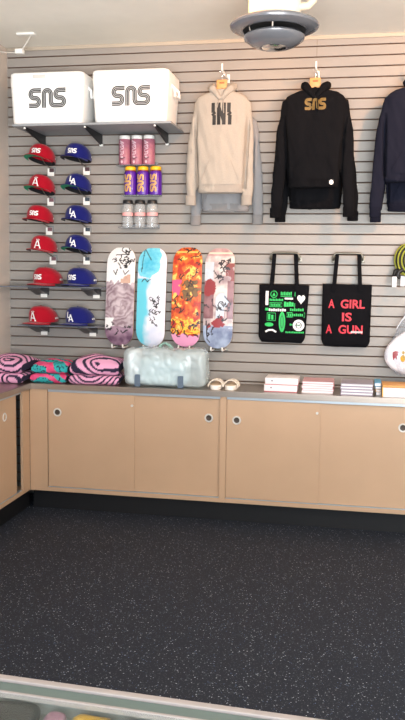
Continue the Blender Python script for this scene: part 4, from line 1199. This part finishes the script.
# ------------------------------------------------------------------ light
w = bpy.data.worlds.new('world'); SC.world = w; w.use_nodes = True
bg = w.node_tree.nodes['Background']; bg.inputs[0].default_value = (.78, .88, 1, 1); bg.inputs[1].default_value = 1.0
def area(name, loc, target, sx, sy, power, col, spread=180):
    l = bpy.data.lights.new(name, 'AREA'); l.shape = 'RECTANGLE'; l.size = sx; l.size_y = sy; l.energy = power; l.color = col; l.spread = math.radians(spread)
    o = bpy.data.objects.new(name, l); COL.objects.link(o); o.location = loc
    o.rotation_euler = (V(target) - V(loc)).to_track_quat('-Z', 'Y').to_euler()
    return o
area('daylight_through_window', (.9, -8.1, 1.85), (.0, 0, 1.3), 4.0, 2.5, 285, (.73, .87, 1))
area('pavement_bounce_fill', (1.0, -8.1, .95), (1.0, -5.0, 3.6), 4.0, .8, 290, (1, .97, .93), 110)  # added area lamp in place of outdoor ground light, lifts the ceiling
def spot(name, loc, target, power, col, cone, rad=.08):
    l = bpy.data.lights.new(name, 'SPOT'); l.energy = power; l.color = col; l.shadow_soft_size = rad; l.spot_size = math.radians(cone); l.spot_blend = 1
    o = bpy.data.objects.new(name, l); COL.objects.link(o); o.location = loc
    o.rotation_euler = (V(target) - V(loc)).to_track_quat('-Z', 'Y').to_euler()
spot('warm_wall_spot', (1.0, -1.9, 3.5), (.15, 0, 2.98), 190, (1, .46, .18), 100)
spot('warm_centre_spot', (-.75, -1.9, 3.5), (-.95, 0, 2.98), 60, (1, .52, .25), 95)
l = bpy.data.lights.new('ceiling_fill_point', 'POINT'); l.energy = 60; l.color = (1, .97, .92); l.shadow_soft_size = .15  # unseen fill light added to brighten the ceiling, has no fixture
o = bpy.data.objects.new('ceiling_fill_point', l); COL.objects.link(o); o.location = (1.5, -3.0, 3.0)

# ------------------------------------------------------------------ camera
f, yaw, pitch, roll = 808.8, -.18695, -.108014, .01376
cy, sy = math.cos(yaw), math.sin(yaw)
fw = V((sy * math.cos(pitch), cy * math.cos(pitch), math.sin(pitch)))
r0 = V((cy, -sy, 0)); u0 = r0.cross(fw)
r = r0 * math.cos(roll) + u0 * math.sin(roll); u = u0 * math.cos(roll) - r0 * math.sin(roll)
cam = bpy.data.cameras.new('camera'); co = bpy.data.objects.new('camera', cam); COL.objects.link(co)
cam.sensor_fit = 'VERTICAL'; cam.sensor_height = 24; cam.sensor_width = 13.5; cam.lens = f / 720 * 24
co.matrix_world = Matrix(((r.x, u.x, -fw.x, 0), (r.y, u.y, -fw.y, -6.2289), (r.z, u.z, -fw.z, .61717 + 1.235), (0, 0, 0, 1)))
cam.clip_start = .05
SC.camera = co
vs = SC.view_settings; vs.view_transform = 'Standard'; vs.look = 'None'; vs.gamma = 1; vs.exposure = 0.0; vs.use_curve_mapping = False
SC.cycles.use_denoising = True
SC.cycles.max_bounces = 8; SC.cycles.transparent_max_bounces = 16
